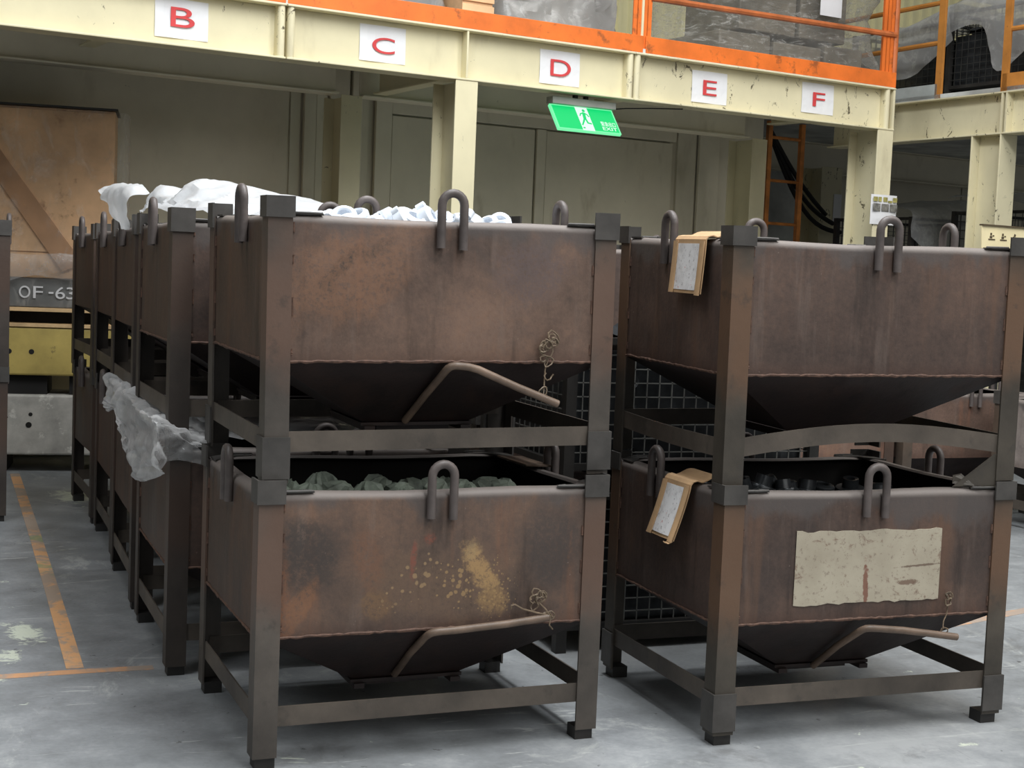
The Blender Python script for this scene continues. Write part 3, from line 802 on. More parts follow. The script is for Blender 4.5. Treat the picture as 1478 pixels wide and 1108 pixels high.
def lug_mb(side, c, lean=0.0):
    r = 0.0122; R = 0.032; zc = 0.774; pts = []
    path = [(-R, 0.658), (-R, 0.70), (-R, 0.74)] + [(-R * math.cos(a), zc + R * math.sin(a)) for a in [PI * i / 10 for i in range(11)]] + [(R, 0.74), (R, 0.70), (R, 0.654)]
    for u, z in path:
        o = -0.0062 - lean * max(0, z - 0.70)
        if side == 'f': pts.append((c + u, o, z))
        elif side == 'b': pts.append((c + u, D_ - o, z))
        elif side == 'l': pts.append((o, c + u, z))
        else: pts.append((W_ - o, c + u, z))
    mb = MB(); mb.tube(pts, r, 10)
    return mb


def gusset_mb(sx, sy):
    f = corner_map(sx, sy); mb = MB()
    out = [f(0.055, 0.012), f(0.15, 0.012), f(0.14, 0.035), f(0.075, 0.05), f(0.045, 0.10), f(0.012, 0.13), f(0.012, 0.055)]
    if (sx + sy) % 2 == 1: out.reverse()
    mb.prism(out, 'z', ZR + 0.0006, ZR + 0.005)
    q = [f(0.07, 0.006), f(0.11, 0.004), f(0.145, 0.012), f(0.12, 0.022)]
    mb.tube([(p[0], p[1], ZR + 0.006) for p in q], 0.0035, 6)
    return mb


def rail_mb(side, bow=0.0, bowin=0.0):
    mb = MB(); L_ = W_ if side in 'fb' else D_; N = 14; rows = []
    for i in range(N + 1):
        a = 0.03 + (L_ - 0.06) * i / N; s = (i / N); z = bow * math.sin(PI * min(1, max(0, s)) ** 1.0); o = 0.0064 + bowin * math.sin(PI * s)
        ring = [(o, RB + z), (o, RT + z), (o + 0.005, RT + z), (o + 0.005, RB + z)]
        rows.append([{'f': (a, q[0], q[1]), 'b': (L_ - a, D_ - q[0], q[1]), 'l': (q[0], L_ - a, q[1]), 'r': (W_ - q[0], a, q[1])}[side] for q in ring])
    v = [p for r in rows for p in r]; f = []
    for i in range(N):
        for j in range(4): f.append((i * 4 + j, (i + 1) * 4 + j, (i + 1) * 4 + (j + 1) % 4, i * 4 + (j + 1) % 4))
    mb.add(v, f); mb.add(rows[0], [(0, 1, 2, 3)]); mb.add(rows[-1], [(3, 2, 1, 0)])
    return mb


def bead_mb():
    mb = MB(); rnd = random.Random(3)
    def run(p, q, n, r=0.0042):
        p, q = Vector(p), Vector(q); pts = []; rr = []
        for i in range(n + 1):
            pts.append(p.lerp(q, i / n) + Vector((0, 0, rnd.uniform(-.0016, .0016)))); rr.append(r * rnd.uniform(0.7, 1.35))
        mb.tube(pts, rr, 6)
    e = 0.006
    run((PW, e, ZH), (W_ - PW, e, ZH), 60); run((e, PW, ZH), (e, D_ - PW, ZH), 44); run((W_ - e, PW, ZH), (W_ - e, D_ - PW, ZH), 44)
    for x in (PW + 0.003, W_ - PW - 0.003):
        z = ZH + 0.02
        while z < ZR - 0.03:
            ln = rnd.uniform(0.012, 0.05); run((x, 0.006, z), (x, 0.006, min(z + ln, ZR - 0.02)), 5, 0.0034); z += ln + rnd.uniform(0.03, 0.10)
    for y in (PW + 0.003, D_ - PW - 0.003):
        z = ZH + 0.02
        while z < ZR - 0.03:
            ln = rnd.uniform(0.012, 0.05); run((0.006, y, z), (0.006, y, min(z + ln, ZR - 0.02)), 5, 0.0034); z += ln + rnd.uniform(0.03, 0.10)
    return mb


def lever_mb(kind):
    mb = MB()
    P = {'AL': [(0.452, 0.205, 0.172), (0.462, 0.10, 0.262), (0.473, 0.012, 0.328), (0.477, -0.004, 0.338), (0.482, -0.012, 0.3435), (0.490, -0.015, 0.346), (0.503, -0.016, 0.3475), (0.55, -0.018, 0.349), (0.60, -0.018, 0.352), (0.70, -0.019, 0.358), (0.825, -0.022, 0.371)],
         'AU': [(0.452, 0.205, 0.165), (0.478, 0.10, 0.254), (0.498, 0.012, 0.322), (0.502, -0.002, 0.333), (0.508, -0.010, 0.3385), (0.517, -0.014, 0.341), (0.530, -0.016, 0.341), (0.557, -0.016, 0.338), (0.585, -0.016, 0.331), (0.64, -0.016, 0.308), (0.70, -0.016, 0.283), (0.828, -0.016, 0.234)],
         'BL': [(0.452, 0.205, 0.155), (0.468, 0.10, 0.246), (0.479, 0.012, 0.309), (0.482, -0.003, 0.319), (0.487, -0.011, 0.324), (0.497, -0.017, 0.326), (0.512, -0.020, 0.3255), (0.56, -0.022, 0.321), (0.61, -0.024, 0.316), (0.70, -0.027, 0.303), (0.80, -0.03, 0.288)]}[kind]
    mb.tube(P, 0.0108, 10)
    return mb


def wires_mb(kind):
    mb = MB(); rnd = random.Random(11 if kind == 'AU' else 5)
    def curl(c, r, n, rad=0.0022, turns=1.2, flat_=0.5):
        a0 = rnd.uniform(0, 6.28); ax = rnd.uniform(-.5, .5)
        pts = [(c[0] + r * math.cos(a0 + turns * 2 * PI * i / n) * (1 + .2 * math.sin(i)), c[1] - 0.006 - rnd.uniform(0, .012) * flat_, c[2] + r * math.sin(a0 + turns * 2 * PI * i / n + ax) * (1 + .15 * math.cos(i * 2))) for i in range(n + 1)]
        mb.tube(pts, rad, 5)
    if kind == 'AU':
        for k in range(11): curl((0.795 + rnd.uniform(-.018, .018), 0.0, 0.375 + rnd.uniform(-.035, .05)), rnd.uniform(0.008, 0.022), 10)
        mb.tube([(0.797, -0.008, 0.36), (0.79, -0.006, 0.33), (0.788, -0.008, 0.30), (0.785, -0.012, 0.262), (0.79, -0.026, 0.25)], 0.0024, 5)
        curl((0.782, -0.006, 0.268), 0.014, 10); curl((0.80, -0.004, 0.315), 0.013, 6, turns=.6)
    elif kind == 'AL':
        for k in range(6): curl((0.80 + rnd.uniform(-.015, .015), 0.0, 0.415 + rnd.uniform(-.025, .025)), rnd.uniform(0.008, 0.02), 10)
        mb.tube([(0.715, -0.01, 0.398), (0.715, -0.012, 0.408), (0.725, -0.012, 0.410), (0.75, -0.014, 0.396), (0.79, -0.02, 0.385), (0.825, -0.026, 0.378)], 0.0026, 5)
        mb.tube([(0.80, -0.012, 0.41), (0.815, -0.02, 0.395), (0.828, -0.03, 0.375), (0.825, -0.03, 0.35), (0.84, -0.02, 0.335)], 0.0024, 5)
        for k in range(3): curl((0.815 + k * .008, -0.012, 0.375), 0.012, 10, turns=1)
    else:
        curl((0.777, 0.0, 0.392), 0.011, 12, 0.003, 1.0); curl((0.777, 0.0, 0.410), 0.008, 10, 0.003, 1.1); curl((0.779, 0.0, 0.412), 0.010, 10, 0.0026, 1.1)
        mb.tube([(0.777, -0.008, 0.382), (0.775, -0.008, 0.355), (0.762, -0.012, 0.335), (0.755, -0.020, 0.318), (0.765, -0.034, 0.315)], 0.0018, 5)
        curl((0.762, -0.012, 0.306), 0.011, 10, 0.002)
    return mb


N_BIN = [0]


def make_bin(label, loc, rot=(0, 0, 0), front='rust_dim', side='rust_left_shade', post='post_dim', pocket=(0.697, 0.772), sleeve=False, feet=True, lever=None, wires=None, bow=0.0, bowl=0.0, lugy=0.39, group='steel hopper bins', detail=True, pk=None):
    b = thing('hopper_bin', label, 'bin', loc, rot, group)
    for sx in (0, 1):
        for sy in (0, 1):
            obj('post', cached(('post', sx, sy), lambda: angle_mb(sx, sy, 0, PW, 0.006, 0.0 if not feet else 0.03, ZR - 0.004), 'post', M[post]), None, b)
            z0, z1 = (pk or {}).get((sx, sy), pocket)
            obj('corner_bracket', cached(('pocket', sx, sy, z0, z1), lambda: angle_mb(sx, sy, -0.0062, 0.076, 0.006, z0, z1), 'corner_bracket', M['bracket']), None, b)
            if sleeve: obj('foot_sleeve', cached(('sleeve', sx, sy), lambda: angle_mb(sx, sy, -0.006, 0.074, 0.0058, 0.042, 0.152), 'foot_sleeve', M['bracket']), None, b)
            def foot():
                f = corner_map(sx, sy); p, q = f(0.008, 0.008), f(0.062, 0.062); mb = MB()
                mb.box(min(p[0], q[0]), max(p[0], q[0]), min(p[1], q[1]), max(p[1], q[1]), 0, 0.036); return mb
            if feet: obj('foot_block', cached(('foot', sx, sy), foot, 'foot_block', M['dark_steel']), None, b)
            if detail: obj('corner_gusset', cached(('gus', sx, sy), lambda: gusset_mb(sx, sy), 'corner_gusset', M['bracket']), None, b)
    for sd in 'frbl':
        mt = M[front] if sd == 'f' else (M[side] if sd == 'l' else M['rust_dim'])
        obj('side_plate', cached(('plate', sd), lambda: plate_mb(sd), 'side_plate', mt), None, b)
        obj('hopper_plate', cached(('hop', sd), lambda: hopper_mb(sd), 'hopper_plate', M['rust_shaded']), None, b)
        bb = bow if sd == 'f' else (bowl if sd == 'l' else 0)
        obj('bottom_rail', cached(('rail', sd, bb), lambda: rail_mb(sd, bb), 'bottom_rail', M['rail']), None, b)
        c = {'f': 0.502, 'b': 0.5, 'l': lugy, 'r': 0.405}[sd]
        obj('lifting_lug', cached(('lug', sd, c), lambda: lug_mb(sd, c), 'lifting_lug', M['lug']), None, b)
    obj('discharge_gate', cached(('gate',), gate_mb, 'discharge_gate', M['rust_shaded']), None, b)
    if detail: obj('weld_bead', cached(('bead',), bead_mb, 'weld_bead', M['weld']), None, b)
    if lever: tag(obj('discharge_lever', cached(('lever', lever), lambda: lever_mb(lever), 'discharge_lever', M['lever']), None, b), 'bent brown lever rod')
    if wires: tag(obj('wire_tie', cached(('wires', wires), lambda: wires_mb(wires), 'wire_tie', M['wire']), None, b), 'twisted rusty wire')
    return b


AL = make_bin('rusty hopper bin with flaked ochre patch, bottom of the front left stack', (0, 0, 0), (0, 0, 0.0226), 'rust_al', 'rust_left_shade', 'post', (0.706, 0.769), lever='AL', wires='AL')
AU = make_bin('brown rusty hopper bin with drooping lever, top of the front left stack', (0.0172, 0.0342, H_ + 0.0037), (0.0128, -0.0125, 0.0251), 'rust_au', 'rust_left_shade', 'post', (0.697, 0.772), sleeve=True, feet=False, lever='AU', wires='AU', lugy=0.30, pk={(0, 0): (0.724, 0.779)})
BL = make_bin('rusty hopper bin with white painted panel, bottom of the front right stack', (1.2991, -0.1285, 0), (0, 0, -0.0169), 'rust_dim', 'rust_dim', 'post_b', (0.700, 0.756), sleeve=True, lever='BL', wires='BL', lugy=0.434)
BU = make_bin('dark rusty hopper bin with upward bowed rail, top of the front right stack', (1.2960, -0.1141, H_ - 0.0037), (0.0153, -0.0116, -0.0307), 'rust_dim', 'rust_dim', 'post_b', (0.715, 0.770), feet=False, bow=0.042, bowl=-0.006, lugy=0.404)
# white painted panel on the lower right bin: a ragged film of paint
mb = MB(); rnd = random.Random(2); n = 26; xs = [0.243 + (0.748 - 0.243) * i / n for i in range(n + 1)]
top = [(x, 0.616 + rnd.uniform(-.004, .003)) for x in xs]; bot = [(x, 0.398 + rnd.uniform(-.003, .004)) for x in xs]
v = [(p[0], 0.0032, p[1]) for p in top] + [(p[0], 0.0032, p[1]) for p in bot] + [(p[0], 0.0080, p[1]) for p in top] + [(p[0], 0.0080, p[1]) for p in bot]
k = n + 1; f = []
for i in range(n): f += [(i, k + i, k + i + 1, i + 1), (2 * k + i, 2 * k + i + 1, 3 * k + i + 1, 3 * k + i), (i, i + 1, 2 * k + i + 1, 2 * k + i), (k + i, 3 * k + i, 3 * k + i + 1, k + i + 1)]
mb.add(v, f); tag(obj('paint_panel', mb, M['white_patch'], BL), 'scuffed off-white painted rectangle')
# torn corner plate at the foot of the upper right bin
mb = MB(); mb.plate([(0.795, 0.02, 0.012), (0.945, 0.004, 0.016), (0.965, 0.002, 0.115), (0.925, 0.004, 0.11)], 0.004)
mb.plate([(0.80, 0.03, 0.020), (0.86, 0.0, 0.016), (0.83, 0.03, 0.05), (0.80, 0.03, 0.045)], 0.003)
tag(obj('torn_plate', mb, M['post_b'], BU), 'bent torn corner plate')

PITCHY = 0.925
names = [('second', 0.93, -0.098, 0.010), ('third', 1.855, -0.105, -0.006), ('fourth', 2.79, -0.085, 0.004), ('fifth', 3.715, -0.090, 0.045)]
for (nm, y, x, a) in names:
    make_bin('brown hopper bin at the bottom of the %s stack counted back along the aisle' % nm, (x, y, 0), (0, 0, a), 'rust_dim', 'rust_left_shade', 'post_dim', detail=(nm == 'second'))
    make_bin('brown hopper bin on top of the %s stack counted back along the aisle' % nm, (x - 0.006, y + 0.012, H_), (0.0, 0.0, a + 0.006), 'rust_dim', 'rust_left_shade', 'post_dim', feet=False, detail=(nm == 'second'))
make_bin('hopper bin at the bottom of the stack hidden behind the wire containers', (1.30, 1.95, 0), (0, 0, 0.0), 'rust_dim', 'rust_left_shade', 'post_dim', detail=False)
make_bin('hopper bin on top of the stack behind the wire containers', (1.305, 1.955, H_), (0, 0, 0.01), 'rust_dim', 'rust_left_shade', 'post_dim', feet=False, detail=False)
make_bin('hopper bin cut by the left picture edge across the aisle, lower one', (-1.483, 3.84, 0), (0, 0, 0), 'rust_dim', 'rust_left_shade', 'post_dim', detail=False)
make_bin('hopper bin cut by the left picture edge across the aisle, upper one', (-1.480, 3.845, H_), (0, 0, 0), 'rust_dim', 'rust_left_shade', 'post_dim', feet=False, detail=False)
make_bin('low brown hopper bin far behind the right stack, left of its pair', (3.38, 3.27, 0), (0, 0, 0.02), 'rust', 'rust_left_shade', 'post_dim', detail=False)
make_bin('low brown hopper bin with pale post far behind the right stack', (4.43, 3.27, 0), (0, 0, 0.02), 'rust', 'rust_left_shade', 'rail', detail=False)
make_bin('pale grey hopper bin at the right edge behind the right stack', (4.93, 2.30, 0), (0, 0, 0.03), 'rust_grey', 'rust_grey', 'rail', detail=False)

# ------------------------------------------------------------------ what lies in and on the bins
def in_bin(b, p):
    mw_ = Matrix.LocRotScale(b.location, b.rotation_euler, None); return mw_ @ Vector(p)


def heap(bin_, z, mat, label, amp=0.02, x0=0.03, x1=0.97, y0=0.03, y1=0.75):
    mb = MB(); n = 22
    mb.grid([[(x0 + (x1 - x0) * i / n, y0 + (y1 - y0) * j / n, z + amp * mnoise.noise(Vector((i * .9, j * .9, z * 9))) + 0.03 * math.sin(PI * i / n) * math.sin(PI * j / n) - 0.03) for i in range(n + 1)] for j in range(n + 1)])
    # skirt so that the heap is a body
    o = obj('casting_heap', mb, mat, None, bin_.location, bin_.rotation_euler)
    s = o.modifiers.new('body', 'SOLIDIFY'); s.thickness = 0.08
    return tag(o, label, 'castings', None, 'stuff')


def ring_mesh(name, R, r, h, mat, n=18, lobes=0):
    mb = MB(); e = 0.004
    mb.lathe([(r, -h / 2), (r, h / 2), (r + e, h / 2 + e), (R - e, h / 2), (R, h / 2 - e), (R, -h / 2 + e), (R - e, -h / 2)], n)
    for k in range(lobes):
        a = 2 * PI * k / lobes; mm = Matrix.Translation((R * math.cos(a), R * math.sin(a), 0))
        mb.lathe([(0.0045, -h / 3), (0.0045, h / 3), (0.013, h / 3), (0.013, -h / 3)], 10, mm)
    return mb.mesh(name, mat)


def hub_mesh(name, mat):
    mb = MB()
    mb.lathe([(0.014, -0.02), (0.014, 0.03), (0.024, 0.032), (0.026, 0.004), (0.044, 0.002), (0.047, -0.006), (0.044, -0.018), (0.026, -0.02)], 18)
    return mb.mesh(name, mat)


def lump_mesh(name, seed, mat, r=0.04, spikes=9):
    """rough clay-coloured casting: a toothed body"""
    mb = MB(); rnd = random.Random(seed); n = spikes * 2; prof = [(-0.75, 0.55), (-0.35, 0.95), (0.05, 1.0), (0.45, 0.8), (0.8, 0.4)]
    rows = []
    for z, q in prof:
        rows.append([(r * q * (1.22 if k % 2 else 0.86) * rnd.uniform(.88, 1.12) * math.cos(2 * PI * k / n), r * q * (1.22 if k % 2 else 0.86) * rnd.uniform(.88, 1.12) * math.sin(2 * PI * k / n), r * z * rnd.uniform(.9, 1.1)) for k in range(n)])
    v = [p for q in rows for p in q]; f = []
    for i in range(len(rows) - 1):
        for k in range(n): f.append((i * n + k, i * n + (k + 1) % n, (i + 1) * n + (k + 1) % n, (i + 1) * n + k))
    f += [tuple(range(n - 1, -1, -1)), tuple(range((len(rows) - 1) * n, len(rows) * n))]
    mb.add(v, f, False); return mb.mesh(name, mat)


def scatter(bin_, meshes, spots, name, labelf, cat, group, seed):
    rnd = random.Random(seed)
    for i, (x, y, z, tl) in enumerate(spots):
        o = bpy.data.objects.new(name, meshes[i % len(meshes)]); COL.objects.link(o)
        o.location = in_bin(bin_, (x, y, z)); o.rotation_euler = (rnd.uniform(-tl, tl), rnd.uniform(-tl, tl), rnd.uniform(0, 6.28))
        sc = rnd.uniform(0.92, 1.12); o.scale = (sc, sc, sc)
        tag(o, labelf, cat, group)


heap(AU, 0.690, M['cast_white'], 'heap of white castings filling the top bin of the front left stack')
heap(AL, 0.615, M['cast_black'], 'heap of castings blackened as shade inside the bottom bin of the front left stack')  # coloured black to stand for the dark between the green castings
heap(BL, 0.640, M['cast_black'], 'heap of black castings inside the bottom bin of the front right stack')
rnd = random.Random(4)
mwh = [ring_mesh('casting', 0.040, 0.021, 0.034, M['cast_white'], lobes=3), ring_mesh('casting', 0.034, 0.018, 0.05, M['cast_white'])]
sp = []
for x in (0.16, 0.21, 0.26, 0.31, 0.39, 0.43, 0.47, 0.51, 0.55, 0.585, 0.62, 0.70, 0.74):
    hgt = 0.722 if x < 0.34 else (0.738 if x < 0.66 else 0.724)
    for y in (0.13, 0.24):
        sp.append((x + rnd.uniform(-.015, .015), y + rnd.uniform(-.02, .02), hgt + rnd.uniform(-.016, .006) - (0.012 if y < .2 else 0), 1.2))
scatter(AU, mwh, sp, 'casting', 'white ring casting heaped just above the rim of the top left bin', 'casting', 'white castings in the top left bin', 8)
mg = [lump_mesh('casting', s_, M['cast_green'], 0.042, 7 + s_ % 4) for s_ in range(4)]
sp = [(x, y, z, 0.6) for x, y, z in ((0.10, 0.22, 0.685), (0.15, 0.30, 0.690), (0.20, 0.24, 0.688), (0.245, 0.30, 0.712), (0.28, 0.22, 0.690), (0.37, 0.26, 0.683), (0.42, 0.32, 0.692), (0.46, 0.24, 0.686), (0.51, 0.30, 0.684), (0.575, 0.26, 0.692), (0.62, 0.30, 0.690), (0.655, 0.24, 0.684), (0.74, 0.30, 0.684), (0.79, 0.25, 0.680))]
scatter(AL, mg, sp, 'casting', 'rough grey-green toothed casting in the bottom left bin', 'casting', 'grey-green castings in the bottom left bin', 9)
mk = [ring_mesh('casting', 0.042, 0.022, 0.026, M['cast_black']), hub_mesh('casting', M['cast_black'])]
sp = [(x, y, z + 0.012, t_) for x, y, z, t_ in ((0.09, 0.30, 0.690, .3), (0.13, 0.24, 0.688, .3), (0.16, 0.32, 0.700, .3), (0.20, 0.25, 0.694, .2), (0.235, 0.33, 0.690, .5), (0.27, 0.26, 0.700, .6), (0.31, 0.31, 0.698, .5), (0.335, 0.24, 0.690, .2), (0.37, 0.30, 0.690, .3), (0.44, 0.28, 0.680, .2), (0.51, 0.30, 0.684, .2), (0.60, 0.28, 0.686, .3), (0.72, 0.30, 0.680, .2))]
scatter(BL, mk, sp, 'casting', 'black machined ring or hub casting in the bottom right bin', 'casting', 'black castings in the bottom right bin', 10)

# plate lying on the rim of the lower left bin
mb = MB(); mb.box(-0.045, 0.045, -0.11, 0.11, 0, 0.006); o = obj('steel_plate', mb, M['lever'], None, in_bin(AL, (0.955, 0.50, ZR + 0.006)), (0, 0.05, 0.06), bevel=0.001)
tag(o, 'loose rusty flat plate lying on the right rim of the bottom left bin', 'plate')


# cardboard tags folded over the left rims of the right stack
def card_tag(bin_, y0, y1, zb, out, label, curl):
    t = thing('cardboard_tag', label, 'tag', in_bin(bin_, (-0.004, (y0 + y1) / 2, ZR)), bin_.rotation_euler)
    h = (y1 - y0) / 2; n = 8
    def sheet(a, b_, za, zc, off, flap, th, mat, name, skew=0.0):
        rows = []; prof = []
        if flap: prof += [(0.085 - 0.012 * i, 0.022 - 0.0025 * i + 0.004 * math.sin(i)) for i in range(6)] + [(0.010, 0.010), (-0.004, 0.007)]
        for i in range(n + 1):
            z = za - (za - zc) * i / n; prof.append((-0.011 - off - out * (max(0, z / zb) ** 1.3), z))
        for (x, z) in prof:
            q = max(0, z / zb)
            rows.append([(x - 0.002 * math.sin(PI * k / 6), a + (b_ - a) * k / 6 + skew * q, z) for k in range(7)])
        mb = MB(); mb.grid(rows, False); o = obj(name, mb, mat, t); s = o.modifiers.new('thick', 'SOLIDIFY'); s.thickness = th; s.offset = 0.0
        return o
    sk = 0.02 if out > .02 else 0
    sheet(-h, h, -0.002, zb, 0.0, True, 0.003, M['cardboard'], 'card', sk)
    for s in (-1, 1):
        sheet(s * h - (0.028 if s > 0 else 0), s * h + (0.028 if s < 0 else 0), -0.006, zb - (0.004 if s < 0 else 0), 0.0060, False, 0.003, M['cardboard'], 'side_fold', sk)
    sheet(-h + 0.026, h - 0.026, -0.014, zb + 0.010, 0.0036, False, 0.0008, M['scribble'], 'paper_slip', sk)
    if curl:
        mb = MB(); mb.grid([[(-0.014 - out - 0.012 * math.sin(i * 0.5), -h + 0.026 * k / 3 + 0.02 + 0.010 * i * .3, zb - 0.006 * i + 0.0012 * i * i) for k in range(4)] for i in range(5)])
        o = obj('torn_strip', mb, M['cardboard'], t); o.modifiers.new('thick', 'SOLIDIFY').thickness = 0.002


card_tag(BU, 0.138, 0.338, -0.160, 0.012, 'straight brown cardboard tag with white slip hung over the upper right bin', False)
card_tag(BL, 0.178, 0.350, -0.172, 0.040, 'slanting brown cardboard tag with torn end hung over the lower right bin', True)

# plastic sheets over the aisle stacks -----------------------------------
o = film('plastic_sheet', [
    [(-0.03, 0.98, 1.478), (0.08, 0.985, 1.492), (0.25, 0.99, 1.49), (0.48, 1.0, 1.475), (0.70, 1.0, 1.462)],
    [(-0.045, 1.12, 1.50), (0.06, 1.10, 1.535), (0.22, 1.12, 1.53), (0.45, 1.15, 1.50), (0.68, 1.2, 1.48)],
    [(-0.05, 1.28, 1.52), (0.03, 1.29, 1.585), (0.18, 1.30, 1.58), (0.42, 1.3, 1.54), (0.66, 1.3, 1.49)],
    [(-0.06, 1.46, 1.515), (0.00, 1.48, 1.545), (0.14, 1.5, 1.55), (0.40, 1.5, 1.54), (0.66, 1.5, 1.49)],
    [(-0.07, 1.68, 1.53), (-0.035, 1.70, 1.580), (0.10, 1.72, 1.575), (0.36, 1.7, 1.54), (0.62, 1.7, 1.49)],
    [(-0.07, 1.90, 1.52), (-0.03, 1.92, 1.565), (0.10, 1.95, 1.555), (0.34, 1.95, 1.52), (0.58, 1.95, 1.48)],
    [(-0.06, 2.14, 1.50), (0.00, 2.16, 1.53), (0.12, 2.18, 1.52), (0.34, 2.2, 1.50), (0.55, 2.2, 1.48)]], M['plastic_white'], 0.022, 9, 9, 1.3)
tag(o, 'bright white plastic sheet bunched in two humps over the second and third stacks', 'plastic sheet')
o = film('plastic_sheet', [
    [(-0.06, 1.88, 1.575), (-0.08, 2.00, 1.605), (-0.11, 2.20, 1.615), (-0.15, 2.42, 1.615)],
    [(-0.125, 1.88, 1.555), (-0.135, 2.02, 1.59), (-0.15, 2.20, 1.60), (-0.185, 2.46, 1.60)],
    [(-0.14, 1.90, 1.50), (-0.15, 2.03, 1.53), (-0.165, 2.18, 1.555), (-0.19, 2.36, 1.575)],
    [(-0.135, 1.91, 1.46), (-0.145, 2.04, 1.465), (-0.155, 2.17, 1.505), (-0.175, 2.30, 1.55)],
    [(-0.13, 1.92, 1.435), (-0.14, 2.04, 1.445), (-0.15, 2.15, 1.475), (-0.165, 2.25, 1.52)]], M['plastic_white'], 0.014, 8, 9, 4.2)
tag(o, 'white plastic flap hanging over the left rim of the third stack top', 'plastic sheet')
o = film('plastic_sheet', [
    [(0.06, 2.32, 0.80), (0.06, 2.02, 0.80), (0.08, 1.40, 0.80), (0.06, 1.05, 0.79), (0.05, 0.96, 0.78), (0.08, 0.91, 0.745)],
    [(-0.155, 2.289, 0.859), (-0.155, 1.999, 0.851), (-0.150, 1.42, 0.845), (-0.150, 0.93, 0.845), (-0.085, 0.890, 0.800), (-0.010, 0.878, 0.751)],
    [(-0.165, 2.361, 0.800), (-0.165, 1.983, 0.767), (-0.165, 1.436, 0.756), (-0.165, 0.90, 0.782), (-0.090, 0.885, 0.757), (-0.006, 0.872, 0.722)],
    [(-0.165, 2.326, 0.761), (-0.165, 1.877, 0.728), (-0.165, 1.461, 0.661), (-0.165, 0.87, 0.718), (-0.095, 0.882, 0.722), (-0.004, 0.870, 0.705)],
    [(-0.155, 2.239, 0.741), (-0.155, 1.734, 0.715), (-0.150, 1.506, 0.556), (-0.150, 0.878, 0.652), (-0.095, 0.885, 0.700), (-0.004, 0.870, 0.688)]], M['plastic_clear'], 0.030, 9.0, 12, 2.2)
tag(o, 'clear crumpled plastic sheet draped over the left side of the lower aisle bins', 'plastic sheet')
o = film('plastic_sheet', [
    [(-0.02, 0.99, 0.755), (0.25, 0.98, 0.765), (0.50, 0.99, 0.75), (0.80, 1.0, 0.745)],
    [(-0.03, 1.20, 0.765), (0.25, 1.20, 0.785), (0.52, 1.20, 0.78), (0.82, 1.2, 0.76)],
    [(-0.02, 1.50, 0.765), (0.25, 1.50, 0.785), (0.52, 1.50, 0.78), (0.82, 1.5, 0.76)]], M['plastic_clear'], 0.014, 7, 8, 7.7)
tag(o, 'clear plastic sheet lying on the lower bin just behind the front left stack', 'plastic sheet')


# wire mesh containers ----------------------------------------------------
def mesh_panel(p0, ux, uz, nu, nz, r, mat, parent, name='wire_panel'):
    mb = MB(); p0, ux, uz = Vector(p0), Vector(ux), Vector(uz)
    for i in range(nu + 1): mb.tube([p0 + ux * (i / nu), p0 + ux * (i / nu) + uz], r, 4)
    for j in range(nz + 1): mb.tube([p0 + uz * (j / nz), p0 + uz * (j / nz) + ux], r, 4)
    o = obj(name, mb, mat, parent); o['kind'] = 'stuff'; return o


def wire_box(label, loc, rot, w_, d_, h_, mat='wiremesh', leg=0.09, group=None, pitch=0.05, fill=None, r=0.0028):
    t = thing('wire_container', label, 'container', loc, rot, group)
    for x in (0, w_):
        for y in (0, d_):
            mb = MB(); mb.box(min(x, x) - 0.02, x + 0.02, y - 0.02, y + 0.02, 0, h_); obj('post', mb, M['dark_steel'], t)
    for z in (leg, h_ - 0.015):
        mb = MB()
        for y in (0, d_): mb.box(0.02, w_ - 0.02, y - 0.012, y + 0.012, z - 0.012, z + 0.012)
        for x in (0, w_): mb.box(x - 0.012, x + 0.012, 0.02, d_ - 0.02, z - 0.012, z + 0.012)
        obj('frame', mb, M['dark_steel'], t)
    nz = max(3, round((h_ - leg) / pitch))
    for p, ux, nu in (((0, 0, leg), (w_, 0, 0), round(w_ / pitch)), ((0, d_, leg), (w_, 0, 0), round(w_ / pitch)), ((0, 0, leg), (0, d_, 0), round(d_ / pitch)), ((w_, 0, leg), (0, d_, 0), round(d_ / pitch))):
        mesh_panel(p, ux, (0, 0, h_ - leg - 0.015), nu, nz, r, M[mat], t)
    mb = MB(); mb.box(0.0, w_, 0.0, d_, leg - 0.006, leg + 0.004); obj('floor_plate', mb, M['dark_steel'], t)
    if fill:
        mb = MB(); n = 14
        for zt, in ((h_ * fill,),):
            mb.grid([[(0.03 + (w_ - .06) * i / n, 0.03 + (d_ - .06) * j / n, zt + 0.05 * mnoise.noise(Vector((i * 1.1, j * 1.1, w_ * 7)))) for i in range(n + 1)] for j in range(n + 1)], False)
            mb.box(0.03, w_ - 0.03, 0.03, d_ - 0.03, leg + 0.006, zt - 0.05)
        o = obj('contents', mb, M['cast_black'], t); o['kind'] = 'stuff'
    return t


wire_box('dark wire mesh container standing on the floor behind the front right stack', (1.27, 0.93, 0), (0, 0, 0.0), 1.0, 0.82, 0.57, group='wire mesh containers behind the front stacks', fill=0.95)
wire_box('wire mesh container stacked upon another behind the front right stack', (1.27, 0.93, 0.572), (0, 0, 0.0), 1.0, 0.82, 0.55, group='wire mesh containers behind the front stacks', fill=1.0)
rnd = random.Random(12)
for k in range(16):
    o = bpy.data.objects.new('casting', mk[k % 2]); COL.objects.link(o)
    o.location = (1.36 + 0.055 * (k % 4) + rnd.uniform(-.01, .01), 0.985 + rnd.uniform(-.005, .02), 0.70 + 0.085 * (k // 4)); o.rotation_euler = (1.3 + rnd.uniform(-.3, .3), rnd.uniform(-.4, .4), rnd.uniform(-.3, .3))
    tag(o, 'black ring casting stacked inside the wire mesh container behind the right stack', 'casting', 'castings in the wire mesh container')

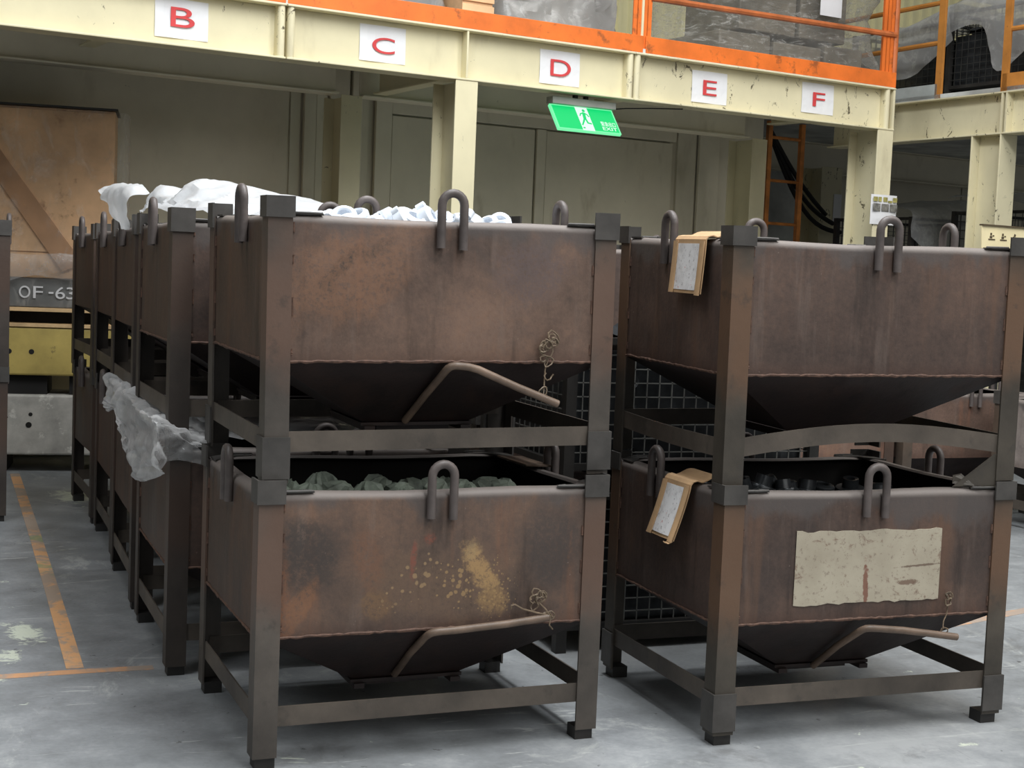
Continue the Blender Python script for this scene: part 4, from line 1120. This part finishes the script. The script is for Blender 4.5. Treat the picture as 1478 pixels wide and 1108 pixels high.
# crate, blocks and pallet at the far left --------------------------------
FC = Vector((-0.22, 5.55, 0)); FA = -0.14
FR = Matrix.Translation(FC) @ Matrix.Rotation(FA, 4, 'Z')
def fp(x, y, z): return FR @ Vector((x, y, z))
def fthing(name, label, cat, x, y, z, group=None): return thing(name, label, cat, fp(x, y, z), (0, 0, FA), group)


def holes_block(name, label, z0, h, mat, holes, x0=-0.6, x1=0.85, d=0.44):
    t = fthing(name, label, 'block', 0, 0, z0)
    mb = MB(); mb.box(x0, x1, 0, d, 0, h); obj('body', mb, mat, t, bevel=0.012)
    for (x, z, r) in holes:
        mb = MB(); mm = Matrix.Translation((x, -0.001, z)) @ Matrix.Rotation(PI / 2, 4, 'X'); mb.lathe([(0, -0.001), (r, -0.001), (r, 0.001), (0, 0.001)], 14, mm, False); obj('bolt_hole', mb, M['black'], t)
    return t


for k, x in enumerate((-0.35, 0.45)):  # bearers coloured black to paint in the dark gap under the block
    mb = MB(); mb.box(-0.14, 0.14, 0.06, 0.42, 0, 0.107); o = obj('bearer', mb, M['black'], None, fp(x, 0, 0), (0, 0, FA)); tag(o, 'bearer beam blackened as gap shade on the floor under the %s end of the grey steel block' % ('left', 'right')[k], 'bearer', 'floor bearers under the grey block')
holes_block('steel_block', 'scuffed pale grey steel block lowest in the far left pile', 0.107, 0.37, M['concrete'], ((-0.08, 0.185, 0.018), (-0.21, 0.23, 0.009), (-0.07, 0.25, 0.012), (0.25, 0.2, 0.018)))
for k, x in enumerate((-0.28, 0.45)):  # spacers coloured black so the space between the blocks looks shaded
    mb = MB(); mb.box(-0.3, 0.3, 0.05, 0.42, 0, 0.118); o = obj('spacer', mb, M['black'], None, fp(x, 0, 0.4775), (0, 0, FA)); tag(o, 'spacer beam blackened as gap shade between the grey and yellow blocks, %s one' % ('left', 'right')[k], 'spacer', 'spacers between the two far left blocks')
holes_block('yellow_block', 'scuffed yellow steel block with bolt holes under the wooden pallet', 0.596, 0.295, M['yellow'], ((-0.20, 0.145, 0.016), (-0.07, 0.145, 0.016), (0.2, 0.145, 0.016)))
pl = fthing('pallet', 'pale wooden pallet on the yellow block at far left', 'pallet', 0, 0, 0.892)
for k in range(5):
    mb = MB(); mb.box(-0.6, 0.55, -0.02 + 0.095 * k, 0.06 + 0.095 * k, 0.095, 0.118); obj('deck_board', mb, M['board'], pl, bevel=0.002)
for k in range(3):
    mb = MB(); mb.box(-0.6, 0.55, -0.01 + 0.18 * k, 0.08 + 0.18 * k, 0.0, 0.022); obj('base_board', mb, M['board'], pl, bevel=0.002)
for x in (-0.55, -0.30, 0.42):
    mb = MB(); mb.box(x - 0.04, x + 0.05, 0.02, 0.43, 0.022, 0.095); obj('stringer', mb, M['board'], pl)
for y in (0.16, 0.34):  # dark bars added between the boards in place of the gap's shade
    mb = MB(); mb.box(-0.6, 0.55, y, y + 0.05, 0.022, 0.095); obj('stringer', mb, M['dark_steel'], pl)
cb = fthing('cast_block', 'grey cast block lettered OF -63 wrapped in film on the pallet', 'block', 0, 0, 1.012)
mb = MB(); mb.hexa([(-0.6, 0.03, 0), (0.29, 0.03, 0), (0.29, 0.43, 0), (-0.6, 0.43, 0), (-0.58, 0.045, 0.175), (0.27, 0.045, 0.175), (0.27, 0.41, 0.175), (-0.58, 0.41, 0.175)]); obj('body', mb, M['iron'], cb, bevel=0.006)
lm = None
for s_, a, b_ in (('O', -0.150, -0.085), ('F', -0.068, -0.012), ('-', 0.022, 0.050), ('6', 0.062, 0.118), ('3', 0.126, 0.176)):
    lm = text_mb(s_, a, b_, 0.055 if s_ != '-' else 0.085, 0.128 if s_ != '-' else 0.096, 0.034, 0.012, None, lm)
tag(obj('raised_lettering', lm, M['paper'], cb), 'pale raised lettering')
o = film('film_wrap', [[(-0.61, 0.008, 0.0), (-0.5, 0.010, 0.0), (-0.19, 0.008, 0.004), (0.1, 0.008, 0.0), (0.30, 0.010, 0.0)], [(-0.61, 0.010, 0.10), (-0.5, 0.010, 0.10), (-0.21, 0.012, 0.10), (0.1, 0.010, 0.10), (0.30, 0.010, 0.10)], [(-0.61, 0.032, 0.185), (-0.5, 0.03, 0.185), (-0.19, 0.02, 0.185), (0.1, 0.03, 0.18), (0.29, 0.03, 0.185)]], M['wrap_thin'], 0.003, 9, 8, 3.0, cb)
cr_ = fthing('plywood_crate', 'tan plywood crate under clear film with a diagonal brace at far left', 'crate', 0, 0, 1.19)
mb = MB(); mb.box(-0.6, 0.395, 0.06, 0.46, 0.0, 1.035); obj('body', mb, M['plywood'], cr_, bevel=0.006)
for x0, x1 in ((-0.6, -0.36), (-0.352, 0.392)):
    mb = MB(); mb.box(x0, x1, 0.048, 0.06, 0.16, 1.02); obj('face_sheet', mb, M['plywood'], cr_, bevel=0.003)
mb = MB(); mb.plate([(-0.47, 0.034, 0.84), (-0.37, 0.034, 0.90), (0.22, 0.034, 0.10), (0.10, 0.034, 0.04)], -0.024); obj('diagonal_brace', mb, M['brace'], cr_, bevel=0.002)
mb = MB(); mb.box(-0.62, 0.41, 0.02, 0.47, 1.035, 1.047); obj('lid', mb, M['dark_steel'], cr_)
ctrl = []
for z in (0.0, 0.12, 0.3, 0.55, 0.8, 1.03):
    o_ = 0.03 if z > 0.2 else (0.0 if z > 0.05 else 0.03)
    ctrl.append([(-0.62, o_, z), (-0.45, o_ - .004, z), (-0.3, o_ - 0.008, z), (0.0, o_, z), (0.25, o_, z), (0.43, o_ + 0.03, z), (0.47, 0.25, z), (0.46, 0.46, z)])
film('film_wrap', ctrl, M['wrap_thin'], 0.014, 5.5, 7, 9.0, cr_)
o = film('film_bunch', [[(-0.5, 0.01, 0.0), (-0.25, -0.01, -0.02), (-0.05, -0.005, 0.02), (0.1, -0.01, 0.0), (0.32, 0.01, 0.0)], [(-0.5, -0.03, 0.09), (-0.25, -0.05, 0.09), (-0.08, -0.02, 0.08), (0.12, -0.05, 0.10), (0.33, -0.03, 0.09)], [(-0.5, -0.02, 0.16), (-0.27, -0.03, 0.15), (-0.12, -0.015, 0.14), (0.12, -0.03, 0.15), (0.34, 0.0, 0.15)]], M['plastic_clear'], 0.022, 7, 8, 5.0, cr_)


# goods on the mezzanine --------------------------------------------------
def wrap_shell(x0, x1, y0, y1, z0, z1, seed, pinch=0.12, amp=0.03, freq=3.5, rows=14, per=64):
    mb = MB(); R_ = []
    for j in range(rows + 1):
        q = j / rows; g = 1.0 - pinch * math.sin(PI * q) ** 2 - 0.10 * max(0, q - 0.82) / 0.18
        ring = []
        for i in range(per + 1):
            a = 2 * PI * i / per; c, s = math.cos(a), math.sin(a); k = (abs(c) ** 5 + abs(s) ** 5) ** (-1 / 5)
            p = Vector(((x0 + x1) / 2 + c * k * (x1 - x0) / 2 * g, (y0 + y1) / 2 + s * k * (y1 - y0) / 2 * g, z0 + (z1 - z0) * q))
            n = Vector((c, s, 0)); v = mnoise.noise(Vector((c * 2 + seed, s * 2, q * 4)) * freq * 0.5); v2 = mnoise.noise(Vector((c * 3, s * 3 + seed, q * 3 + c * 2)) * freq)
            ring.append(p + n * amp * (1 - 2 * abs(v)) + n * amp * .5 * (1 - 2 * abs(v2)))
        R_.append(ring)
    mb.grid(R_)
    top = Vector(((x0 + x1) / 2, (y0 + y1) / 2, z1 + 0.02)); b = len(mb.v); mb.v.append(tuple(top)); base = rows * (per + 1)
    for i in range(per): mb.f.append([base + i, base + i + 1, b]); mb.s.append(True)
    return mb


ZD = ZT + 0.0305
def mthing(name, label, cat, x, y, z=ZD, group=None): return thing(name, label, cat, mz(x, y, z), MZR, group)
def wrapped(label, x0, x1, y0, y1, h, seed, wrap='wrap', load='load', boxes=None, shape=()):
    t = mthing('wrapped_pallet', label, 'pallet load', (x0 + x1) / 2, (y0 + y1) / 2)
    hx, hy = (x1 - x0) / 2, (y1 - y0) / 2
    for k in range(5):
        mb = MB(); a = -hy + 0.02 + k * (2 * hy - 0.14) / 4; mb.box(-hx, hx, a, a + 0.10, 0.09, 0.11); obj('deck_board', mb, M['board'], t)
    for k in (-1, 0, 1):
        mb = MB(); mb.box(k * (hx - 0.05) - 0.045, k * (hx - 0.05) + 0.045, -hy, hy, 0.0, 0.09); obj('stringer', mb, M['board'], t)
    for (a, b_, c, d, e, f) in boxes or [(-hx * .9, hx * .9, -hy * .9, hy * .9, 0.11, h * .9)]:
        mb = MB(); mb.box(a, b_, c, d, e, f); obj('load_box', mb, M[load], t, bevel=0.01)
    obj('film_wrap', wrap_shell(-hx * 1.02, hx * 1.02, -hy * 1.02, hy * 1.02, 0.02, h, seed, *shape), M[wrap], t)
    return t


wp = wrapped('grey stretch wrapped load with white label behind the right front rail', 5.02, 6.86, 4.75, 5.75, 1.0, 1.0, boxes=[(-0.68, -0.20, -0.36, 0.36, 0.11, 0.34), (-0.17, 0.30, -0.36, 0.36, 0.11, 0.31), (0.34, 0.72, -0.36, 0.36, 0.11, 0.34), (-0.48, 0.06, -0.33, 0.33, 0.37, 0.88), (0.10, 0.56, -0.33, 0.33, 0.37, 0.84)], shape=(0.14, 0.035))
mb = MB(); mb.box(0.13, 0.34, -0.515, -0.512, 0.52, 0.80); tag(obj('label_sheet', mb, M['paper'], wp), 'white label sheet')
wrapped('heap in grey crumpled film behind the front rail above letter D', 3.34, 4.28, 4.72, 5.5, 0.95, 5.0, 'plastic_grey', 'load', None, (0.05, 0.05, 4.5))
t = mthing('wooden_box', 'small tan wooden box behind the front toe board between two film heaps', 'box', 3.13, 4.75)
mb = MB(); mb.box(-0.11, 0.11, -0.1, 0.3, 0, 0.75); obj('body', mb, M['plywood'], t, bevel=0.004)
for k in range(4):
    mb = MB(); mb.box(-0.115, 0.115, -0.112, -0.1, 0.03 + 0.19 * k, 0.20 + 0.19 * k); obj('slat', mb, M['plywood'], t, bevel=0.002)
wrapped('dark load under glossy grey film behind the front rail above letter C', 1.95, 2.96, 4.72, 5.6, 0.9, 9.0, 'plastic_grey', 'dark_steel', None, (0.05, 0.04, 5.0))


def covered_basket(label, x, y, w_, d_, h_, seed, z=ZD, group=None, drop=0.45):
    """long side of the basket faces -x of the mezzanine"""
    b = wire_box(label, mz(x, y, z), MZR, w_, d_, h_, 'wiremesh_dark', 0.10, group, 0.06, 0.8, 0.003)
    return b


bg = 'wire baskets on the right wing deck'
covered_basket('wire basket under grey film on the wing deck, nearest the orange corner post', 7.32, 4.72, 0.95, 0.95, 0.62, 1, group=bg)
covered_basket('wire basket under grey film on the wing deck, between the two ochre posts', 7.34, 3.72, 0.95, 0.92, 0.68, 2, group=bg)
covered_basket('wire basket under grey film on the wing deck, cut by the right picture edge', 7.34, 2.72, 0.95, 0.92, 0.66, 3, group=bg)
def drape(label, rows, mat='plastic_grey', seed=0.0, amp=0.03, freq=4.0):
    o = film('plastic_sheet', rows, M[mat], amp, freq, 7, seed, None, (0, 0, 0), MZR); return tag(o, label, 'plastic sheet')
z0 = ZD
drape('grey film over the wing basket nearest the orange corner post', [
    [(8.1, 5.8, z0 + .66), (8.1, 5.4, z0 + .68), (8.1, 5.0, z0 + .70), (8.1, 4.7, z0 + .75)],
    [(7.6, 5.8, z0 + .66), (7.6, 5.4, z0 + .66), (7.6, 5.0, z0 + .70), (7.6, 4.66, z0 + .78)],
    [(7.27, 5.8, z0 + .62), (7.26, 5.4, z0 + .60), (7.26, 5.0, z0 + .64), (7.26, 4.60, z0 + .74)],
    [(7.22, 5.7, z0 + .48), (7.21, 5.4, z0 + .42), (7.20, 5.0, z0 + .46), (7.20, 4.54, z0 + .58)],
    [(7.21, 5.5, z0 + .40), (7.20, 5.25, z0 + .24), (7.19, 4.9, z0 + .20), (7.19, 4.5, z0 + .44)]], seed=2.0)
drape('grey film over the wing basket between the two ochre posts', [
    [(8.1, 4.6, z0 + .80), (8.1, 4.3, z0 + .82), (8.1, 4.0, z0 + .72), (8.1, 3.6, z0 + .74)],
    [(7.6, 4.62, z0 + .80), (7.6, 4.3, z0 + .84), (7.6, 4.0, z0 + .74), (7.6, 3.6, z0 + .76)],
    [(7.28, 4.62, z0 + .74), (7.27, 4.3, z0 + .78), (7.27, 4.0, z0 + .70), (7.27, 3.6, z0 + .72)],
    [(7.23, 4.6, z0 + .60), (7.22, 4.3, z0 + .62), (7.21, 4.05, z0 + .50), (7.21, 3.65, z0 + .55)],
    [(7.23, 4.6, z0 + .50), (7.22, 4.25, z0 + .52), (7.20, 4.05, z0 + .16), (7.20, 3.72, z0 + .36)]], seed=5.0)
drape('grey film over the wing basket cut by the right picture edge', [
    [(8.1, 3.55, z0 + .78), (8.1, 3.2, z0 + .78), (8.1, 2.7, z0 + .76)], [(7.28, 3.58, z0 + .76), (7.27, 3.2, z0 + .76), (7.27, 2.7, z0 + .74)],
    [(7.22, 3.62, z0 + .5), (7.21, 3.2, z0 + .45), (7.21, 2.7, z0 + .40)], [(7.21, 3.66, z0 + .34), (7.20, 3.3, z0 + .30), (7.20, 2.7, z0 + .2)]], seed=8.0)

# under the right wing: covered baskets in the dark bay
wire_box('dark wire basket under film in the shaded bay right of the corner column', mz(7.72, 5.3, 0), MZR, 0.98, 0.9, 1.95, 'wiremesh_dark', 0.10, None, 0.07, 0.85, 0.003)
drape('dull film sagging over the basket in the shaded right bay', [
    [(7.70, 5.9, 2.06), (8.05, 5.8, 2.10), (8.40, 5.8, 2.14), (8.75, 5.8, 2.12)], [(7.68, 5.3, 2.02), (8.05, 5.3, 2.04), (8.40, 5.3, 2.12), (8.75, 5.3, 2.10)],
    [(7.66, 5.24, 1.86), (8.05, 5.22, 1.84), (8.42, 5.22, 1.98), (8.77, 5.24, 1.96)], [(7.66, 5.23, 1.78), (8.10, 5.20, 1.52), (8.45, 5.21, 1.62), (8.77, 5.23, 1.60)]], 'plastic_grey', 3.0, 0.02)
wire_box('dark wire basket under film right of the wing column', mz(7.9, 4.1, 0), MZR, 0.98, 0.9, 2.0, 'wiremesh_dark', 0.10, None, 0.07, 0.85, 0.003)
drape('dull film over the basket right of the wing column', [
    [(7.85, 5.05, 2.12), (8.3, 5.05, 2.16), (8.9, 5.05, 2.12)], [(7.84, 4.06, 2.10), (8.3, 4.04, 2.14), (8.9, 4.06, 2.10)], [(7.83, 4.02, 1.7), (8.3, 4.0, 1.72), (8.9, 4.02, 1.7)]], 'plastic_grey', 6.0, 0.02)

# cream plaque on a stand behind the right stack
pq = thing('plaque', 'cream sheet metal plaque with three small pictograms on a stand at right', 'sign', mz(5.99, 3.0, 0), MZR)
mb = MB(); mb.hexa([(0, 0, 1.622), (0.48, 0, 1.63), (0.48, 0.006, 1.63), (0, 0.006, 1.622), (-0.012, 0, 1.765), (0.48, 0, 1.775), (0.48, 0.006, 1.775), (-0.012, 0.006, 1.765)]); obj('board', mb, M['plaque'], pq)
mb = MB(); mb.box(-0.012, 0.48, -0.012, 0.02, 1.765, 1.775); obj('top_lip', mb, M['print_dark'], pq)
for k, x in enumerate((0.085, 0.195, 0.30)):
    mb = MB(); tilt = 0 if k < 2 else -0.35; mm = Matrix.Translation((x, -0.002, 1.69)) @ Matrix.Rotation(-tilt, 4, 'Y')
    mb.box(-0.030, 0.032, -0.001, 0.001, -0.014, -0.006, mm); mb.box(-0.018, 0.004, -0.001, 0.001, -0.002, 0.012, mm); mb.box(-0.014, 0.0, -0.001, 0.001, 0.016, 0.032, mm); mb.box(0.008, 0.022, -0.001, 0.001, 0.010, 0.018, mm)
    obj('pictogram', mb, M['print_dark'], pq)
mb = MB(); mb.box(0.20, 0.24, 0.006, 0.046, 0, 1.76); obj('stand_post', mb, M['dark_steel'], pq)
mb = MB(); mb.box(0.02, 0.44, -0.18, 0.20, 0, 0.02); obj('stand_base', mb, M['dark_steel'], pq)
